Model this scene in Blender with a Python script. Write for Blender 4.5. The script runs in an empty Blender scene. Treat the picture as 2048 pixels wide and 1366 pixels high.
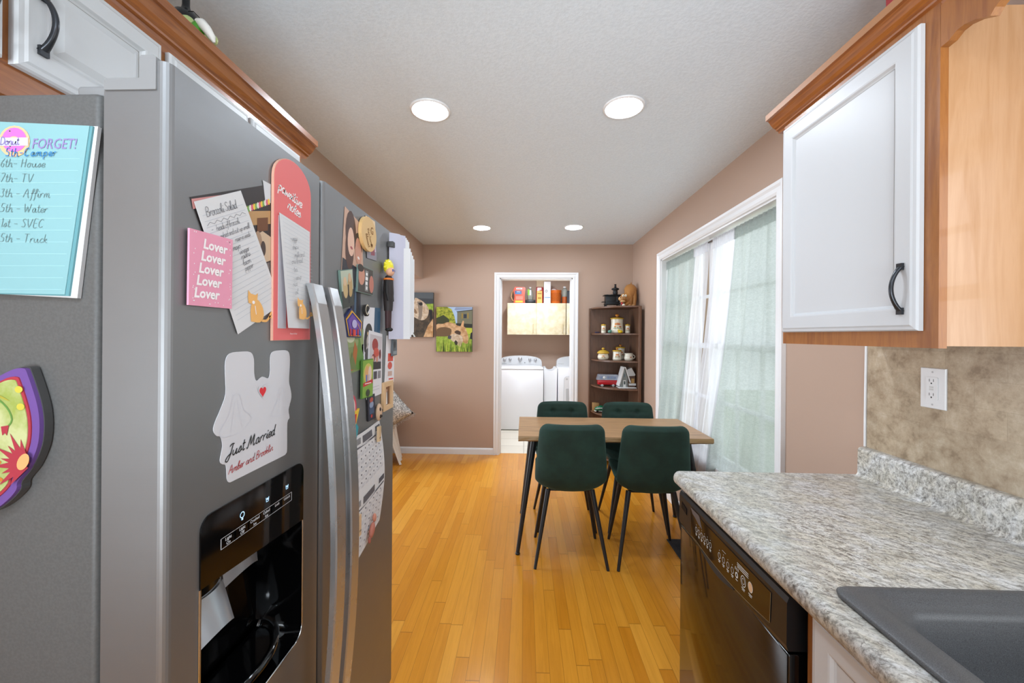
import bpy, bmesh, math, random
from mathutils import Matrix, Vector
random.seed(7)
PI = math.pi
C = bpy.context.scene.collection
scene = bpy.context.scene

# ------------------------------------------------------------------ camera
cam_data = bpy.data.cameras.new('camera')
cam = bpy.data.objects.new('camera', cam_data); C.objects.link(cam)
cam_data.sensor_width = 36.0
cam_data.lens = 790 / 2048 * 36.0
cam_data.shift_y = -13 / 2048
cam_data.clip_start = 0.02
cam.matrix_world = (Matrix.Translation((0, 0, 1.39)) @ Matrix.Rotation(math.radians(1.81), 4, 'Z')
                    @ Matrix.Rotation(PI / 2, 4, 'X') @ Matrix.Rotation(math.radians(0.4), 4, 'Z'))
scene.camera = cam

# ------------------------------------------------------------------ look, world, lights
scene.view_settings.view_transform = 'Standard'
scene.view_settings.look = 'None'
scene.view_settings.gamma = 1.0
scene.view_settings.use_curve_mapping = False
scene.view_settings.exposure = 0.0
world = bpy.data.worlds.new('world'); scene.world = world
world.use_nodes = True
wn = world.node_tree.nodes; wl = world.node_tree.links
bg = wn['Background']
bg.inputs['Color'].default_value = (0.86, 0.93, 1.0, 1)
bg.inputs['Strength'].default_value = 1.5


def area(name, loc, target, sx, sy, power, color=(1, 1, 1), spread=180):
    d = bpy.data.lights.new(name, 'AREA'); d.shape = 'RECTANGLE'
    d.size = sx; d.size_y = sy; d.energy = power; d.color = color; d.spread = math.radians(spread)
    o = bpy.data.objects.new(name, d); C.objects.link(o)
    o.location = loc
    o.rotation_euler = (Vector(target) - Vector(loc)).to_track_quat('-Z', 'Z').to_euler()
    return o


# daylight by the sink and dining windows, plus two added uplights (rear, side room)
area('daylight_sink_window', (1.42, 0.12, 1.5), (0.0, 0.12, 1.3), 1.15, 0.8, 8, (0.97, 0.98, 1.0))
area('daylight_dining_window', (1.62, 2.8, 1.35), (0.0, 2.8, 1.2), 1.6, 1.5, 10, (0.93, 0.97, 1.0))
area('added_rear_uplight', (-0.1, -2.26, 1.0), (0.0, -0.9, 2.44), 1.7, 1.3, 66, (0.88, 0.98, 1.06), 112)  # added fill aimed at the ceiling from behind the viewpoint; no door seen there
area('added_side_room_uplight', (-4.2, 3.2, 1.2), (-0.5, 3.2, 2.3), 1.8, 1.5, 110, (0.84, 0.97, 1.10))  # added cool fill aimed up through the opening; its window is unseen
LAMP = 120.0      # brightness of the ceiling lamp lenses

# ------------------------------------------------------------------ materials


def col(h):
    h = h.lstrip('#')
    v = [int(h[i:i + 2], 16) / 255 for i in (0, 2, 4)]
    return tuple((x / 12.92 if x <= 0.04045 else ((x + 0.055) / 1.055) ** 2.4) for x in v) + (1,)


MATS = {}


def mat(name, c=None, rough=0.5, metal=0.0, spec=0.5, **kw):
    if name in MATS:
        return MATS[name]
    m = bpy.data.materials.new(name); m.use_nodes = True
    b = m.node_tree.nodes['Principled BSDF']
    if c is not None:
        b.inputs['Base Color'].default_value = col(c) if isinstance(c, str) else c
    b.inputs['Roughness'].default_value = rough
    b.inputs['Metallic'].default_value = metal
    b.inputs['Specular IOR Level'].default_value = spec
    for k, v in kw.items():
        b.inputs[k.replace('_', ' ')].default_value = v
    MATS[name] = m
    return m


def flat(c, rough=0.6):
    return mat('paint_' + c.lstrip('#') + ('_%d' % int(rough * 100)), c, rough)


class NT:
    """small helper for building node graphs"""
    def __init__(self, m):
        self.m = m; self.t = m.node_tree; self.n = self.t.nodes; self.l = self.t.links
        self.b = self.n['Principled BSDF']

    def new(self, typ, **kw):
        n = self.n.new(typ)
        for k, v in kw.items():
            setattr(n, k, v)
        return n

    def link(self, a, b): self.l.new(a, b)

    def coord(self, scale=(1, 1, 1), rot=(0, 0, 0)):
        tc = self.new('ShaderNodeTexCoord'); mp = self.new('ShaderNodeMapping')
        mp.inputs['Scale'].default_value = scale; mp.inputs['Rotation'].default_value = rot
        self.link(tc.outputs['Object'], mp.inputs['Vector'])
        return mp.outputs['Vector']

    def noise(self, vec, scale, detail=4, rough=0.55, dist=0.0):
        n = self.new('ShaderNodeTexNoise'); n.inputs['Scale'].default_value = scale
        n.inputs['Detail'].default_value = detail; n.inputs['Roughness'].default_value = rough
        n.inputs['Distortion'].default_value = dist
        self.link(vec, n.inputs['Vector'])
        return n.outputs['Fac']

    def ramp(self, fac, stops):
        r = self.new('ShaderNodeValToRGB'); e = r.color_ramp.elements
        while len(e) < len(stops): e.new(0.5)
        for i, (p, c) in enumerate(stops):
            e[i].position = p; e[i].color = col(c) if isinstance(c, str) else c
        self.link(fac, r.inputs['Fac'])
        return r.outputs['Color']

    def math(self, op, a, b=None, c=None):
        n = self.new('ShaderNodeMath', operation=op)
        for i, x in enumerate((a, b, c)):
            if x is None: continue
            if isinstance(x, (int, float)): n.inputs[i].default_value = x
            else: self.link(x, n.inputs[i])
        return n.outputs[0]

    def mix(self, fac, a, b, blend='MIX'):
        n = self.new('ShaderNodeMix', data_type='RGBA', blend_type=blend)
        for s, x in ((n.inputs[0], fac), (n.inputs[6], a), (n.inputs[7], b)):
            if isinstance(x, (int, float)): s.default_value = x
            elif isinstance(x, (str,)): s.default_value = col(x)
            elif isinstance(x, tuple): s.default_value = x
            else: self.link(x, s)
        return n.outputs[2]

    def bump(self, h, strength=0.3, dist=0.01):
        n = self.new('ShaderNodeBump'); n.inputs['Strength'].default_value = strength
        n.inputs['Distance'].default_value = dist
        self.link(h, n.inputs['Height']); self.link(n.outputs[0], self.b.inputs['Normal'])

    def base(self, c): self.link(c, self.b.inputs['Base Color'])


def wood(name, c1, c2, axis='Y', rough=0.35, scale=1.0, coat=0.0):
    m = mat(name, c1, rough); t = NT(m)
    sc = {'X': (1.2, 14, 14), 'Y': (14, 1.2, 14), 'Z': (14, 14, 1.2)}[axis]
    v = t.coord(tuple(s * scale for s in sc))
    n1 = t.noise(v, 1.6, 6, 0.6, 1.2)
    n2 = t.noise(v, 9, 3, 0.6, 0.3)
    f = t.math('ADD', t.math('MULTIPLY', n1, 0.75), t.math('MULTIPLY', n2, 0.25))
    t.base(t.ramp(f, [(0.32, c2), (0.5, c1), (0.68, c2)]))
    m.node_tree.nodes['Principled BSDF'].inputs['Coat Weight'].default_value = coat
    t.bump(n2, 0.05, 0.002)
    return m


def m_floor():
    m = mat('oak_strip_floor', '#C88A3A', 0.22, 0.0, 0.45); t = NT(m)
    tc = t.new('ShaderNodeTexCoord'); sp = t.new('ShaderNodeSeparateXYZ')
    t.link(tc.outputs['Object'], sp.inputs[0])
    W, L = 0.057, 0.85
    xs = t.math('DIVIDE', sp.outputs[0], W); row = t.math('FLOOR', xs); fx = t.math('FRACT', xs)
    w1 = t.new('ShaderNodeTexWhiteNoise', noise_dimensions='1D'); t.link(row, w1.inputs['W'])
    ys = t.math('ADD', t.math('DIVIDE', sp.outputs[1], L), t.math('MULTIPLY', w1.outputs['Value'], 7.3))
    cl = t.math('FLOOR', ys); fy = t.math('FRACT', ys)
    cb = t.new('ShaderNodeCombineXYZ'); t.link(row, cb.inputs[0]); t.link(cl, cb.inputs[1])
    w2 = t.new('ShaderNodeTexWhiteNoise', noise_dimensions='2D'); t.link(cb.outputs[0], w2.inputs['Vector'])
    base = t.ramp(w2.outputs['Value'], [(0.0, '#CA8120'), (0.2, '#D18926'), (0.75, '#D8912C'), (1.0, '#DF9C38')])
    # grain, shifted per board
    off = t.new('ShaderNodeVectorMath', operation='ADD')
    sc = t.new('ShaderNodeVectorMath', operation='SCALE'); sc.inputs[3].default_value = 7.0
    t.link(w2.outputs['Color'], sc.inputs[0]); t.link(tc.outputs['Object'], off.inputs[0]); t.link(sc.outputs[0], off.inputs[1])
    mp = t.new('ShaderNodeMapping'); mp.inputs['Scale'].default_value = (60, 3.0, 1)
    t.link(off.outputs[0], mp.inputs[0])
    g = t.noise(mp.outputs[0], 1.0, 5, 0.6, 1.0)
    gc = t.ramp(g, [(0.3, '#D0C6B4'), (0.6, '#FFFFFF')])
    c = t.mix(0.35, base, gc, 'MULTIPLY')
    gap = t.math('MAXIMUM', t.math('GREATER_THAN', t.math('ABSOLUTE', t.math('SUBTRACT', fx, 0.5)), 0.484),
                 t.math('GREATER_THAN', t.math('ABSOLUTE', t.math('SUBTRACT', fy, 0.5)), 0.4975))
    c = t.mix(t.math('MULTIPLY', gap, 0.5), c, '#6A4014')
    t.base(c)
    t.bump(t.math('SUBTRACT', 1.0, gap), 0.25, 0.001)
    return m


def m_granite():
    m = mat('grey_speckled_laminate', '#B5B2AA', 0.33); t = NT(m)
    v = t.coord((1, 1, 1), (0.0, 0.0, 0.7)); vs = t.new('ShaderNodeMapping')
    vs.inputs['Scale'].default_value = (1.0, 1.7, 1.1); t.link(v, vs.inputs[0]); v2 = vs.outputs[0]
    a = t.noise(v2, 55, 9, 0.80, 0.4); b = t.noise(v2, 9, 4, 0.6, 0.6); c = t.noise(v, 170, 3, 0.6)
    base = t.ramp(a, [(0.35, '#6A6763'), (0.45, '#AAA9A6'), (0.53, '#D2D2D0'), (0.66, '#EBEBEA')])
    warm = t.ramp(b, [(0.35, '#FFFFFF'), (0.6, '#EFE7D4'), (0.72, '#C9C4C0')])
    o = t.mix(0.8, base, warm, 'MULTIPLY')
    d = t.noise(v, 5, 3, 0.6); e = t.noise(v, 85, 5, 0.75, 0.5)
    thr = t.math('ADD', 0.30, t.math('MULTIPLY', d, 0.22))
    o = t.mix(t.math('MULTIPLY', t.math('LESS_THAN', e, thr), 0.5), o, '#544A42')
    o = t.mix(t.math('MULTIPLY', t.math('LESS_THAN', c, 0.38), 0.45), o, '#6A5E54')
    t.base(o)
    return m


def m_splash():
    m = mat('travertine_stick_tile', '#B9A48A', 0.28); t = NT(m)
    v = t.coord(); sp = t.new('ShaderNodeSeparateXYZ'); t.link(v, sp.inputs[0])
    cb = t.new('ShaderNodeCombineXYZ'); t.link(sp.outputs[1], cb.inputs[0]); t.link(sp.outputs[2], cb.inputs[1])
    br = t.new('ShaderNodeTexBrick'); t.link(cb.outputs[0], br.inputs['Vector'])
    br.inputs['Scale'].default_value = 1.0; br.inputs['Brick Width'].default_value = 0.15
    br.inputs['Row Height'].default_value = 0.075; br.inputs['Mortar Size'].default_value = 0.0009
    br.inputs['Color1'].default_value = (0.55, 0.55, 0.55, 1); br.inputs['Color2'].default_value = (1, 1, 1, 1)
    br.inputs['Mortar'].default_value = (0.45, 0.42, 0.38, 1)
    a = t.noise(v, 20, 9, 0.74, 0.15); b = t.noise(v, 6, 5, 0.6, 0.2)
    c = t.ramp(a, [(0.36, '#80694F'), (0.46, '#AB957A'), (0.56, '#BDAA90'), (0.68, '#D6C8B2')])
    c = t.mix(0.35, c, t.ramp(b, [(0.3, '#8F7D68'), (0.7, '#CDBFA6')]))
    t.base(t.mix(0.28, c, br.outputs['Color'], 'MULTIPLY'))
    return m


def m_steel(name, base, rough, aniso=0.5):
    m = mat(name, base, rough, 0.8); t = NT(m)
    t.b.inputs['Anisotropic'].default_value = aniso
    v = t.coord((1, 1, 220))
    v3 = t.coord((3, 3, 3))
    n = t.noise(v, 2.0, 2, 0.5); n2 = t.noise(v3, 1.3, 4, 0.6)
    r = t.math('ADD', t.math('MULTIPLY', n2, 0.16), rough - 0.08)
    t.link(r, t.b.inputs['Roughness'])
    w = t.noise(t.coord((0.6, 0.6, 9)), 1.1, 3, 0.5)
    t.bump(t.math('ADD', t.math('MULTIPLY', n, 0.05), t.math('MULTIPLY', w, 1.1)), 0.5, 0.0016)
    return m


def m_noisy(name, c1, c2, scale, rough=0.6, bump=0.0, detail=4, dist=0.002, metal=0.0):
    m = mat(name, c1, rough, metal); t = NT(m)
    n = t.noise(t.coord(), scale, detail, 0.6)
    t.base(t.ramp(n, [(0.38, c1), (0.62, c2)]))
    if bump: t.bump(n, bump, dist)
    return m


def m_tile():
    m = mat('cream_floor_tile', '#E2DACB', 0.25); t = NT(m)
    br = t.new('ShaderNodeTexBrick'); t.link(t.coord(), br.inputs['Vector'])
    br.offset = 0.0
    br.inputs['Scale'].default_value = 1.0; br.inputs['Brick Width'].default_value = 0.33
    br.inputs['Row Height'].default_value = 0.33; br.inputs['Mortar Size'].default_value = 0.004
    br.inputs['Color1'].default_value = col('#E4DCCC'); br.inputs['Color2'].default_value = col('#DDD4C3')
    br.inputs['Mortar'].default_value = col('#A89F90')
    t.base(br.outputs['Color'])
    return m


def m_sheer(name, c, transp, weave):
    m = bpy.data.materials.new(name); m.use_nodes = True; nt = m.node_tree; nt.nodes.clear()
    o = nt.nodes.new('ShaderNodeOutputMaterial')
    d = nt.nodes.new('ShaderNodeBsdfDiffuse'); tr = nt.nodes.new('ShaderNodeBsdfTranslucent'); tp = nt.nodes.new('ShaderNodeBsdfTransparent')
    m1 = nt.nodes.new('ShaderNodeMixShader'); m2 = nt.nodes.new('ShaderNodeMixShader')
    tc = nt.nodes.new('ShaderNodeTexCoord'); nz = nt.nodes.new('ShaderNodeTexNoise'); mp = nt.nodes.new('ShaderNodeMapping')
    mp.inputs['Scale'].default_value = (1, 1, 3.0)
    nt.links.new(tc.outputs['Object'], mp.inputs[0]); nt.links.new(mp.outputs[0], nz.inputs[0])
    nz.inputs['Scale'].default_value = 45; nz.inputs['Detail'].default_value = 3; nz.inputs['Distortion'].default_value = 1.5
    r = nt.nodes.new('ShaderNodeValToRGB'); e = r.color_ramp.elements
    cc = col(c); e[0].position = 0.4; e[1].position = 0.6
    e[0].color = tuple(x * (1 - weave) for x in cc[:3]) + (1,); e[1].color = cc
    nt.links.new(nz.outputs['Fac'], r.inputs[0])
    nt.links.new(r.outputs[0], d.inputs[0]); nt.links.new(r.outputs[0], tr.inputs[0])
    tp.inputs[0].default_value = cc
    m1.inputs[0].default_value = 0.55
    nt.links.new(d.outputs[0], m1.inputs[1]); nt.links.new(tr.outputs[0], m1.inputs[2])
    m2.inputs[0].default_value = transp
    nt.links.new(m1.outputs[0], m2.inputs[1]); nt.links.new(tp.outputs[0], m2.inputs[2])
    nt.links.new(m2.outputs[0], o.inputs[0])
    MATS[name] = m
    return m


def m_emit(name, c, s):
    m = mat(name, '#FFFFFF', 0.5); b = m.node_tree.nodes['Principled BSDF']
    b.inputs['Emission Color'].default_value = col(c); b.inputs['Emission Strength'].default_value = s
    return m


M_WALL = mat('taupe_wall_paint', '#B69C8A', 0.62)
M_CEIL = m_noisy('white_stipple_ceiling', '#D6E1EA', '#DCE7F0', 90, 0.75, 0.35, 3, 0.004)
M_FLOOR = m_floor(); M_TILE = m_tile()
M_TRIM = mat('white_gloss_trim', '#EDEEEF', 0.3)
M_DOORW = mat('white_painted_door', '#C6C8CA', 0.42)
M_GROOVE = mat('panel_joint_grey', '#8C8A86', 0.6)
M_MAPLE = wood('orange_maple', '#A0652F', '#844C22', 'Z', 0.35, 1.0, 0.2)
M_MAPLEY = wood('orange_maple_long', '#9C5C28', '#743C16', 'Y', 0.32, 1.0, 0.3)
M_PANEL = wood('light_maple_panel', '#BF936C', '#AE7E52', 'Z', 0.3, 0.5, 0.25)
M_TABLE = wood('weathered_oak_top', '#BB9269', '#957250', 'X', 0.4, 0.8)
M_TEDGE = wood('table_edge_wood', '#A5855A', '#8A6A42', 'X', 0.45, 0.8)
M_WALNUT = wood('walnut_shelf', '#70503C', '#583E2E', 'Z', 0.4, 1.2)
M_STEEL = m_steel('brushed_stainless', '#8B8C8D', 0.46)
M_STEELH = m_steel('handle_stainless', '#B4B6B8', 0.28, 0.3)
M_SIDE = m_noisy('grey_fridge_side', '#585857', '#5E5E5D', 260, 0.45, 0.12, 2, 0.001)
M_GASK = mat('dark_grey_gasket', '#4A4A4A', 0.5)
M_HINGE = mat('grey_hinge_plastic', '#868788', 0.45)
M_BLACK = mat('glossy_black_plastic', '#060607', 0.07, 0.0, 0.55)
M_BLACKM = mat('matte_black_metal', '#17181A', 0.42)
M_BLACKS = mat('satin_black_plastic', '#141517', 0.36, 0.0, 0.35)
M_CHROME = mat('chrome', '#D8D9DA', 0.12, 1.0)
M_PEWTER = mat('dark_pewter', '#3C3E42', 0.28, 0.7)
M_GRAN = m_granite(); M_SPLASH = m_splash()
M_SINK = m_noisy('black_composite_sink', '#434446', '#5E5F61', 800, 0.4, 0.1, 2, 0.0005)
M_VELVET = m_noisy('dark_green_velvet', '#102A22', '#17362D', 9, 0.8, 0.0)
_b = M_VELVET.node_tree.nodes['Principled BSDF']; _b.inputs['Sheen Weight'].default_value = 0.35
_b.inputs['Sheen Tint'].default_value = col('#5C8A7C'); _b.inputs['Sheen Roughness'].default_value = 0.45
M_WHITEA = mat('white_enamel', '#EDEEF0', 0.22)
M_CONS = mat('light_grey_console', '#C9CBCD', 0.3)
M_CREAM = m_noisy('cream_mottled_laminate', '#DDCFA8', '#E9E0C4', 14, 0.45)
M_GREENC = m_sheer('sage_linen_curtain', '#C4CBC8', 0.16, 0.12)
M_WHITEC = m_sheer('white_sheer_curtain', '#F0F0F4', 0.30, 0.02)
M_PAPER = mat('white_paper', '#D9D9DA', 0.6)
M_LAMP = m_emit('lamp_lens', '#E8F3FF', LAMP)
M_PLASTW = mat('white_plastic', '#E9EAEB', 0.3)
M_CERW = mat('cream_glazed_ceramic', '#E9E2CF', 0.18)
M_GLASS = mat('clear_glass', '#FFFFFF', 0.02, 0.0, 0.5, Transmission_Weight=1.0, IOR=1.45)
M_THROW = m_noisy('cream_knit', '#D9CFC0', '#E4DCCF', 160, 0.9, 0.3)

# ------------------------------------------------------------------ mesh builder


class MB:
    def __init__(s, F=None):
        s.v = []; s.f = []; s.mi = []; s.sm = []; s.mats = []; s.F = F or Matrix.Identity(4)

    def _m(s, m):
        if m not in s.mats: s.mats.append(m)
        return s.mats.index(m)

    def add(s, verts, faces, m, smooth=False, M=None):
        T = s.F @ M if M is not None else s.F
        k = len(s.v); s.v += [tuple(T @ Vector(p)) for p in verts]
        i = s._m(m)
        for f in faces:
            s.f.append([a + k for a in f]); s.mi.append(i); s.sm.append(smooth)
        return s

    def bm(s, b, m, smooth=False, M=None):
        b.verts.index_update()
        s.add([v.co.copy() for v in b.verts], [[v.index for v in f.verts] for f in b.faces], m, smooth, M); b.free(); return s

    def box(s, x0, x1, y0, y1, z0, z1, m, bev=0.0, seg=2, M=None):
        b = bmesh.new(); bmesh.ops.create_cube(b, size=1)
        for v in b.verts:
            v.co = Vector(((x0 + x1) / 2 + v.co.x * (x1 - x0), (y0 + y1) / 2 + v.co.y * (y1 - y0), (z0 + z1) / 2 + v.co.z * (z1 - z0)))
        if bev: bmesh.ops.bevel(b, geom=list(b.edges), offset=bev, segments=seg, profile=0.5, affect='EDGES')
        return s.bm(b, m, bool(bev), M)

    def prism(s, pts, h0, h1, m, M=None, smooth=False):
        """closed 2-D outline (u, v) extruded along w from h0 to h1"""
        n = len(pts)
        V = [(p[0], p[1], h0) for p in pts] + [(p[0], p[1], h1) for p in pts]
        F = [list(range(n))[::-1], [n + i for i in range(n)]]
        s.add(V, F, m, False, M)
        s.add(V, [[i, (i + 1) % n, n + (i + 1) % n, n + i] for i in range(n)], m, smooth, M)
        return s

    def flat(s, pts, h, m, M=None):
        return s.add([(p[0], p[1], h) for p in pts], [list(range(len(pts)))], m, False, M)

    def ell2(s, u, v, ru, rv, h, m, n=20, rot=0, a0=0, a1=2 * PI):
        c, d = math.cos(rot), math.sin(rot)
        P = []
        for i in range(n + (1 if a1 - a0 < 6.28 else 0)):
            a = a0 + (a1 - a0) * i / n; x, y = ru * math.cos(a), rv * math.sin(a)
            P.append((u + x * c - y * d, v + x * d + y * c))
        return s.flat(P, h, m)

    def rect(s, u0, u1, v0, v1, h, m): return s.flat([(u0, v0), (u1, v0), (u1, v1), (u0, v1)], h, m)

    def tube(s, path, r, m, seg=10, cap=True, M=None, sq=None):
        P = [Vector(p) for p in path]; n = len(P)
        R = r if isinstance(r, (list, tuple)) else [r] * n
        V = []; F = []; up = None
        for i in range(n):
            t = (P[min(i + 1, n - 1)] - P[max(i - 1, 0)]).normalized()
            if up is None:
                up = Vector((0, 0, 1)) if abs(t.z) < 0.9 else Vector((1, 0, 0))
            a = t.cross(up).normalized(); b = a.cross(t).normalized(); up = b
            for k in range(seg):
                q = 2 * PI * k / seg
                ka, kb = (1, 1) if sq is None else sq
                V.append(P[i] + R[i] * (a * math.cos(q) * ka + b * math.sin(q) * kb))
        for i in range(n - 1):
            for k in range(seg):
                F.append([i * seg + k, i * seg + (k + 1) % seg, (i + 1) * seg + (k + 1) % seg, (i + 1) * seg + k])
        s.add(V, F, m, True, M)
        if cap: s.add(V, [list(range(seg))[::-1], [(n - 1) * seg + k for k in range(seg)]], m, False, M)
        return s

    def lathe(s, prof, m, seg=24, M=None, smooth=True, caps=True):
        V = []; F = []
        for (r, z) in prof:
            for k in range(seg): V.append((r * math.cos(2 * PI * k / seg), r * math.sin(2 * PI * k / seg), z))
        for i in range(len(prof) - 1):
            for k in range(seg):
                F.append([i * seg + k, i * seg + (k + 1) % seg, (i + 1) * seg + (k + 1) % seg, (i + 1) * seg + k])
        s.add(V, F, m, smooth, M)
        if caps:
            n = len(prof) - 1
            s.add(V, [list(range(seg))[::-1], [n * seg + k for k in range(seg)]], m, False, M)
        return s

    def ball(s, c, r, m, M=None, seg=16, rot=None):
        r = r if isinstance(r, (tuple, list)) else (r, r, r)
        b = bmesh.new(); bmesh.ops.create_uvsphere(b, u_segments=seg, v_segments=max(6, seg // 2), radius=1)
        T = Matrix.Translation(c) @ (rot.to_4x4() if rot is not None else Matrix.Identity(4)) @ Matrix.Diagonal((r[0], r[1], r[2], 1))
        b.transform(T)
        return s.bm(b, m, True, M)

    def grid(s, fn, nu, nv, m, M=None, smooth=True):
        V = [fn(i / nu, j / nv) for j in range(nv + 1) for i in range(nu + 1)]
        F = [[j * (nu + 1) + i, j * (nu + 1) + i + 1, (j + 1) * (nu + 1) + i + 1, (j + 1) * (nu + 1) + i] for j in range(nv) for i in range(nu)]
        return s.add(V, F, m, smooth, M)

    def loops(s, L, m, smooth=True, cap=(False, True)):
        n = len(L[0]); V = [p for l in L for p in l]
        F = [[i * n + k, i * n + (k + 1) % n, (i + 1) * n + (k + 1) % n, (i + 1) * n + k] for i in range(len(L) - 1) for k in range(n)]
        s.add(V, F, m, smooth)
        if cap[0]: s.add(L[0], [list(range(n))[::-1]], m)
        if cap[1]: s.add(L[-1], [list(range(n))], m)
        return s

    def text(s, txt, u, v, size, m, h=0.0, align='CENTER', shear=0.0, rot=0.0, bold=0.0, sx=1.0, spacing=1.0):
        key = (txt, shear, bold, align, spacing)
        if key not in TXT:
            cu = bpy.data.curves.new('t', 'FONT'); cu.body = txt; cu.size = 1; cu.align_x = align; cu.align_y = 'BOTTOM_BASELINE'
            cu.shear = shear; cu.offset = bold; cu.resolution_u = 2; cu.space_character = spacing
            ob = bpy.data.objects.new('t', cu); C.objects.link(ob)
            me = bpy.data.meshes.new_from_object(ob)
            TXT[key] = ([tuple(p.co) for p in me.vertices], [list(p.vertices) for p in me.polygons])
            bpy.data.objects.remove(ob); bpy.data.curves.remove(cu); bpy.data.meshes.remove(me)
        V, F = TXT[key]
        c, d = math.cos(rot), math.sin(rot)
        P = [(u + (x * sx * c - y * d) * size, v + (x * sx * d + y * c) * size, h) for (x, y, z) in V]
        return s.add(P, F, m)

    def stroke(s, pts, w, m, h):
        n = len(pts); L = []; R = []
        for i in range(n):
            a = pts[max(i - 1, 0)]; b = pts[min(i + 1, n - 1)]
            dx, dy = b[0] - a[0], b[1] - a[1]; d = math.hypot(dx, dy) or 1
            nx, ny = -dy / d * w / 2, dx / d * w / 2
            L.append((pts[i][0] + nx, pts[i][1] + ny, h)); R.append((pts[i][0] - nx, pts[i][1] - ny, h))
        return s.add(L + R, [[i, i + 1, n + i + 1, n + i] for i in range(n - 1)], m)

    def script(s, txt, u, v, size, m, h=0.0, w=0.1, shear=0.35, rot=0.0, track=1.0, center=False):
        """handwriting in single strokes; size = x-height in metres"""
        k = size / 10.0; c, d = math.cos(rot), math.sin(rot)
        tot = sum((GLYPH[ch][0] if ch in GLYPH else 6) for ch in txt) * k * track
        x = -tot / 2 if center else 0
        for ch in txt:
            if ch not in GLYPH: x += 6 * k * track; continue
            gw, strokes = GLYPH[ch]
            for st in strokes:
                q = smooth_line(st)
                P = []
                for (a, b) in q:
                    px = x + (a + b * shear) * k; py = b * k
                    P.append((u + px * c - py * d, v + px * d + py * c))
                s.stroke(P, size * w, m, h)
            x += gw * k * track
        return s

    def build(s, name, parent=None, loc=None, merge=False):
        """verts are given in the parent's local space, or (top level) in world space with the origin moved to loc"""
        me = bpy.data.meshes.new(name)
        v = s.v
        if loc is not None: v = [(a - loc[0], b - loc[1], c - loc[2]) for a, b, c in v]
        me.from_pydata(v, [], s.f)
        for m in s.mats: me.materials.append(m)
        me.polygons.foreach_set('material_index', s.mi)
        me.polygons.foreach_set('use_smooth', s.sm)
        b = bmesh.new(); b.from_mesh(me)
        if merge: bmesh.ops.remove_doubles(b, verts=b.verts, dist=1e-5)
        bmesh.ops.recalc_face_normals(b, faces=b.faces) if merge else None
        b.to_mesh(me); b.free(); me.update()
        o = bpy.data.objects.new(name, me); C.objects.link(o)
        if parent is not None: o.parent = parent
        if loc is not None: o.location = loc
        return o


TXT = {}


def smooth_line(P, n=3):
    if len(P) < 3: return P
    out = []
    for i in range(len(P) - 1):
        p0, p1, p2, p3 = P[max(i - 1, 0)], P[i], P[i + 1], P[min(i + 2, len(P) - 1)]
        for k in range(n):
            t = k / n
            out.append(tuple(0.5 * (2 * p1[j] + (p2[j] - p0[j]) * t + (2 * p0[j] - 5 * p1[j] + 4 * p2[j] - p3[j]) * t * t
                                    + (3 * p1[j] - p0[j] - 3 * p2[j] + p3[j]) * t ** 3) for j in (0, 1)))
    out.append(tuple(P[-1]))
    return out


_G = """a 10 8,8 5,10 2,8 1,4 3,0 6,1 8,5 8,9 8,3 10,0 12,2
b 9 0,4 4,14 5,19 3,20 2,14 2,3 4,0 8,2 8,7 5,9 3,7
c 8 8,8 5,10 2,7 1,3 4,0 8,2
d 10 8,8 5,10 2,8 1,4 3,0 6,1 8,5 9,20 8,3 10,0 12,2
e 8 1,4 6,5 8,8 5,10 2,8 1,4 3,0 7,1 9,3
f 7 3,8 6,12 8,18 6,20 4,16 4,2 3,-6 1,-7;1,9 8,9
g 10 8,8 5,10 2,8 1,4 3,1 6,2 8,6 8,9 8,-4 5,-8 1,-6 4,-2 10,2
h 10 1,0 2,20;2,6 5,10 8,8 8,1 10,0 11,2
i 6 1,2 3,9 3,2 5,0 7,2;3,13 4,15
k 9 1,0 2,20;2,5 6,9 7,7 3,5 7,0 9,1
l 6 0,3 4,13 5,19 3,20 2,14 3,2 5,0 7,2
m 15 1,0 2,9;2,6 5,10 7,8 7,1;7,6 10,10 12,8 12,1 14,0 16,2
n 11 1,0 2,9;2,6 5,10 8,8 8,1 10,0 12,2
o 10 6,10 2,8 1,4 3,0 7,1 8,5 6,10 9,8 11,9
p 10 1,9 1,-8;1,6 4,10 8,8 8,3 4,0 1,3
r 8 1,0 2,9 2,6 5,10 8,9
s 8 0,1 5,10 7,4 4,0 1,2;6,2 10,3
t 7 3,18 3,3 5,0 8,2;0,12 7,12
u 12 1,9 1,3 4,0 8,4 9,9 9,2 11,0 13,2
v 9 1,9 4,0 8,9 10,8
w 13 1,9 3,0 6,7 9,0 12,9 14,8
x 9 1,9 8,0;8,9 1,0
y 9 1,9 4,3 8,9;8,9 3,-8
A 14 0,0 7,20 12,0 14,1;3,8 12,8
B 13 2,0 3,20 10,18 9,12 3,11 11,8 10,1 2,0
C 13 11,17 7,20 2,15 1,6 5,0 11,3
D 13 2,0 2,20 9,18 12,10 9,2 2,0
E 11 10,20 2,20 2,0 10,0;2,10 8,10
F 11 10,20 2,20 2,0;2,10 8,10
H 13 2,20 2,0;11,20 11,0;2,10 11,10
J 12 4,17 8,20 14,19;11,19 9,3 5,-6 0,-4 3,2 11,5
M 19 -2,2 1,0 5,20 8,3 14,20 15,3 18,0 20,3
S 11 10,17 6,20 2,16 9,7 7,1 1,2
T 13 0,20 12,20;6,20 6,0
V 13 0,20 6,0 12,20
W 17 0,20 4,0 8,14 12,0 16,20
1 7 3,17 5,20 5,0
3 9 1,18 7,19 5,11 8,5 5,0 0,2
5 10 9,20 3,20 2,12 8,10 8,2 1,1
6 9 8,20 2,10 2,2 7,0 8,7 2,8
7 10 0,20 9,20 3,0
- 10 1,8 9,8
. 4 1,0 2,1"""
GLYPH = {}
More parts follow.
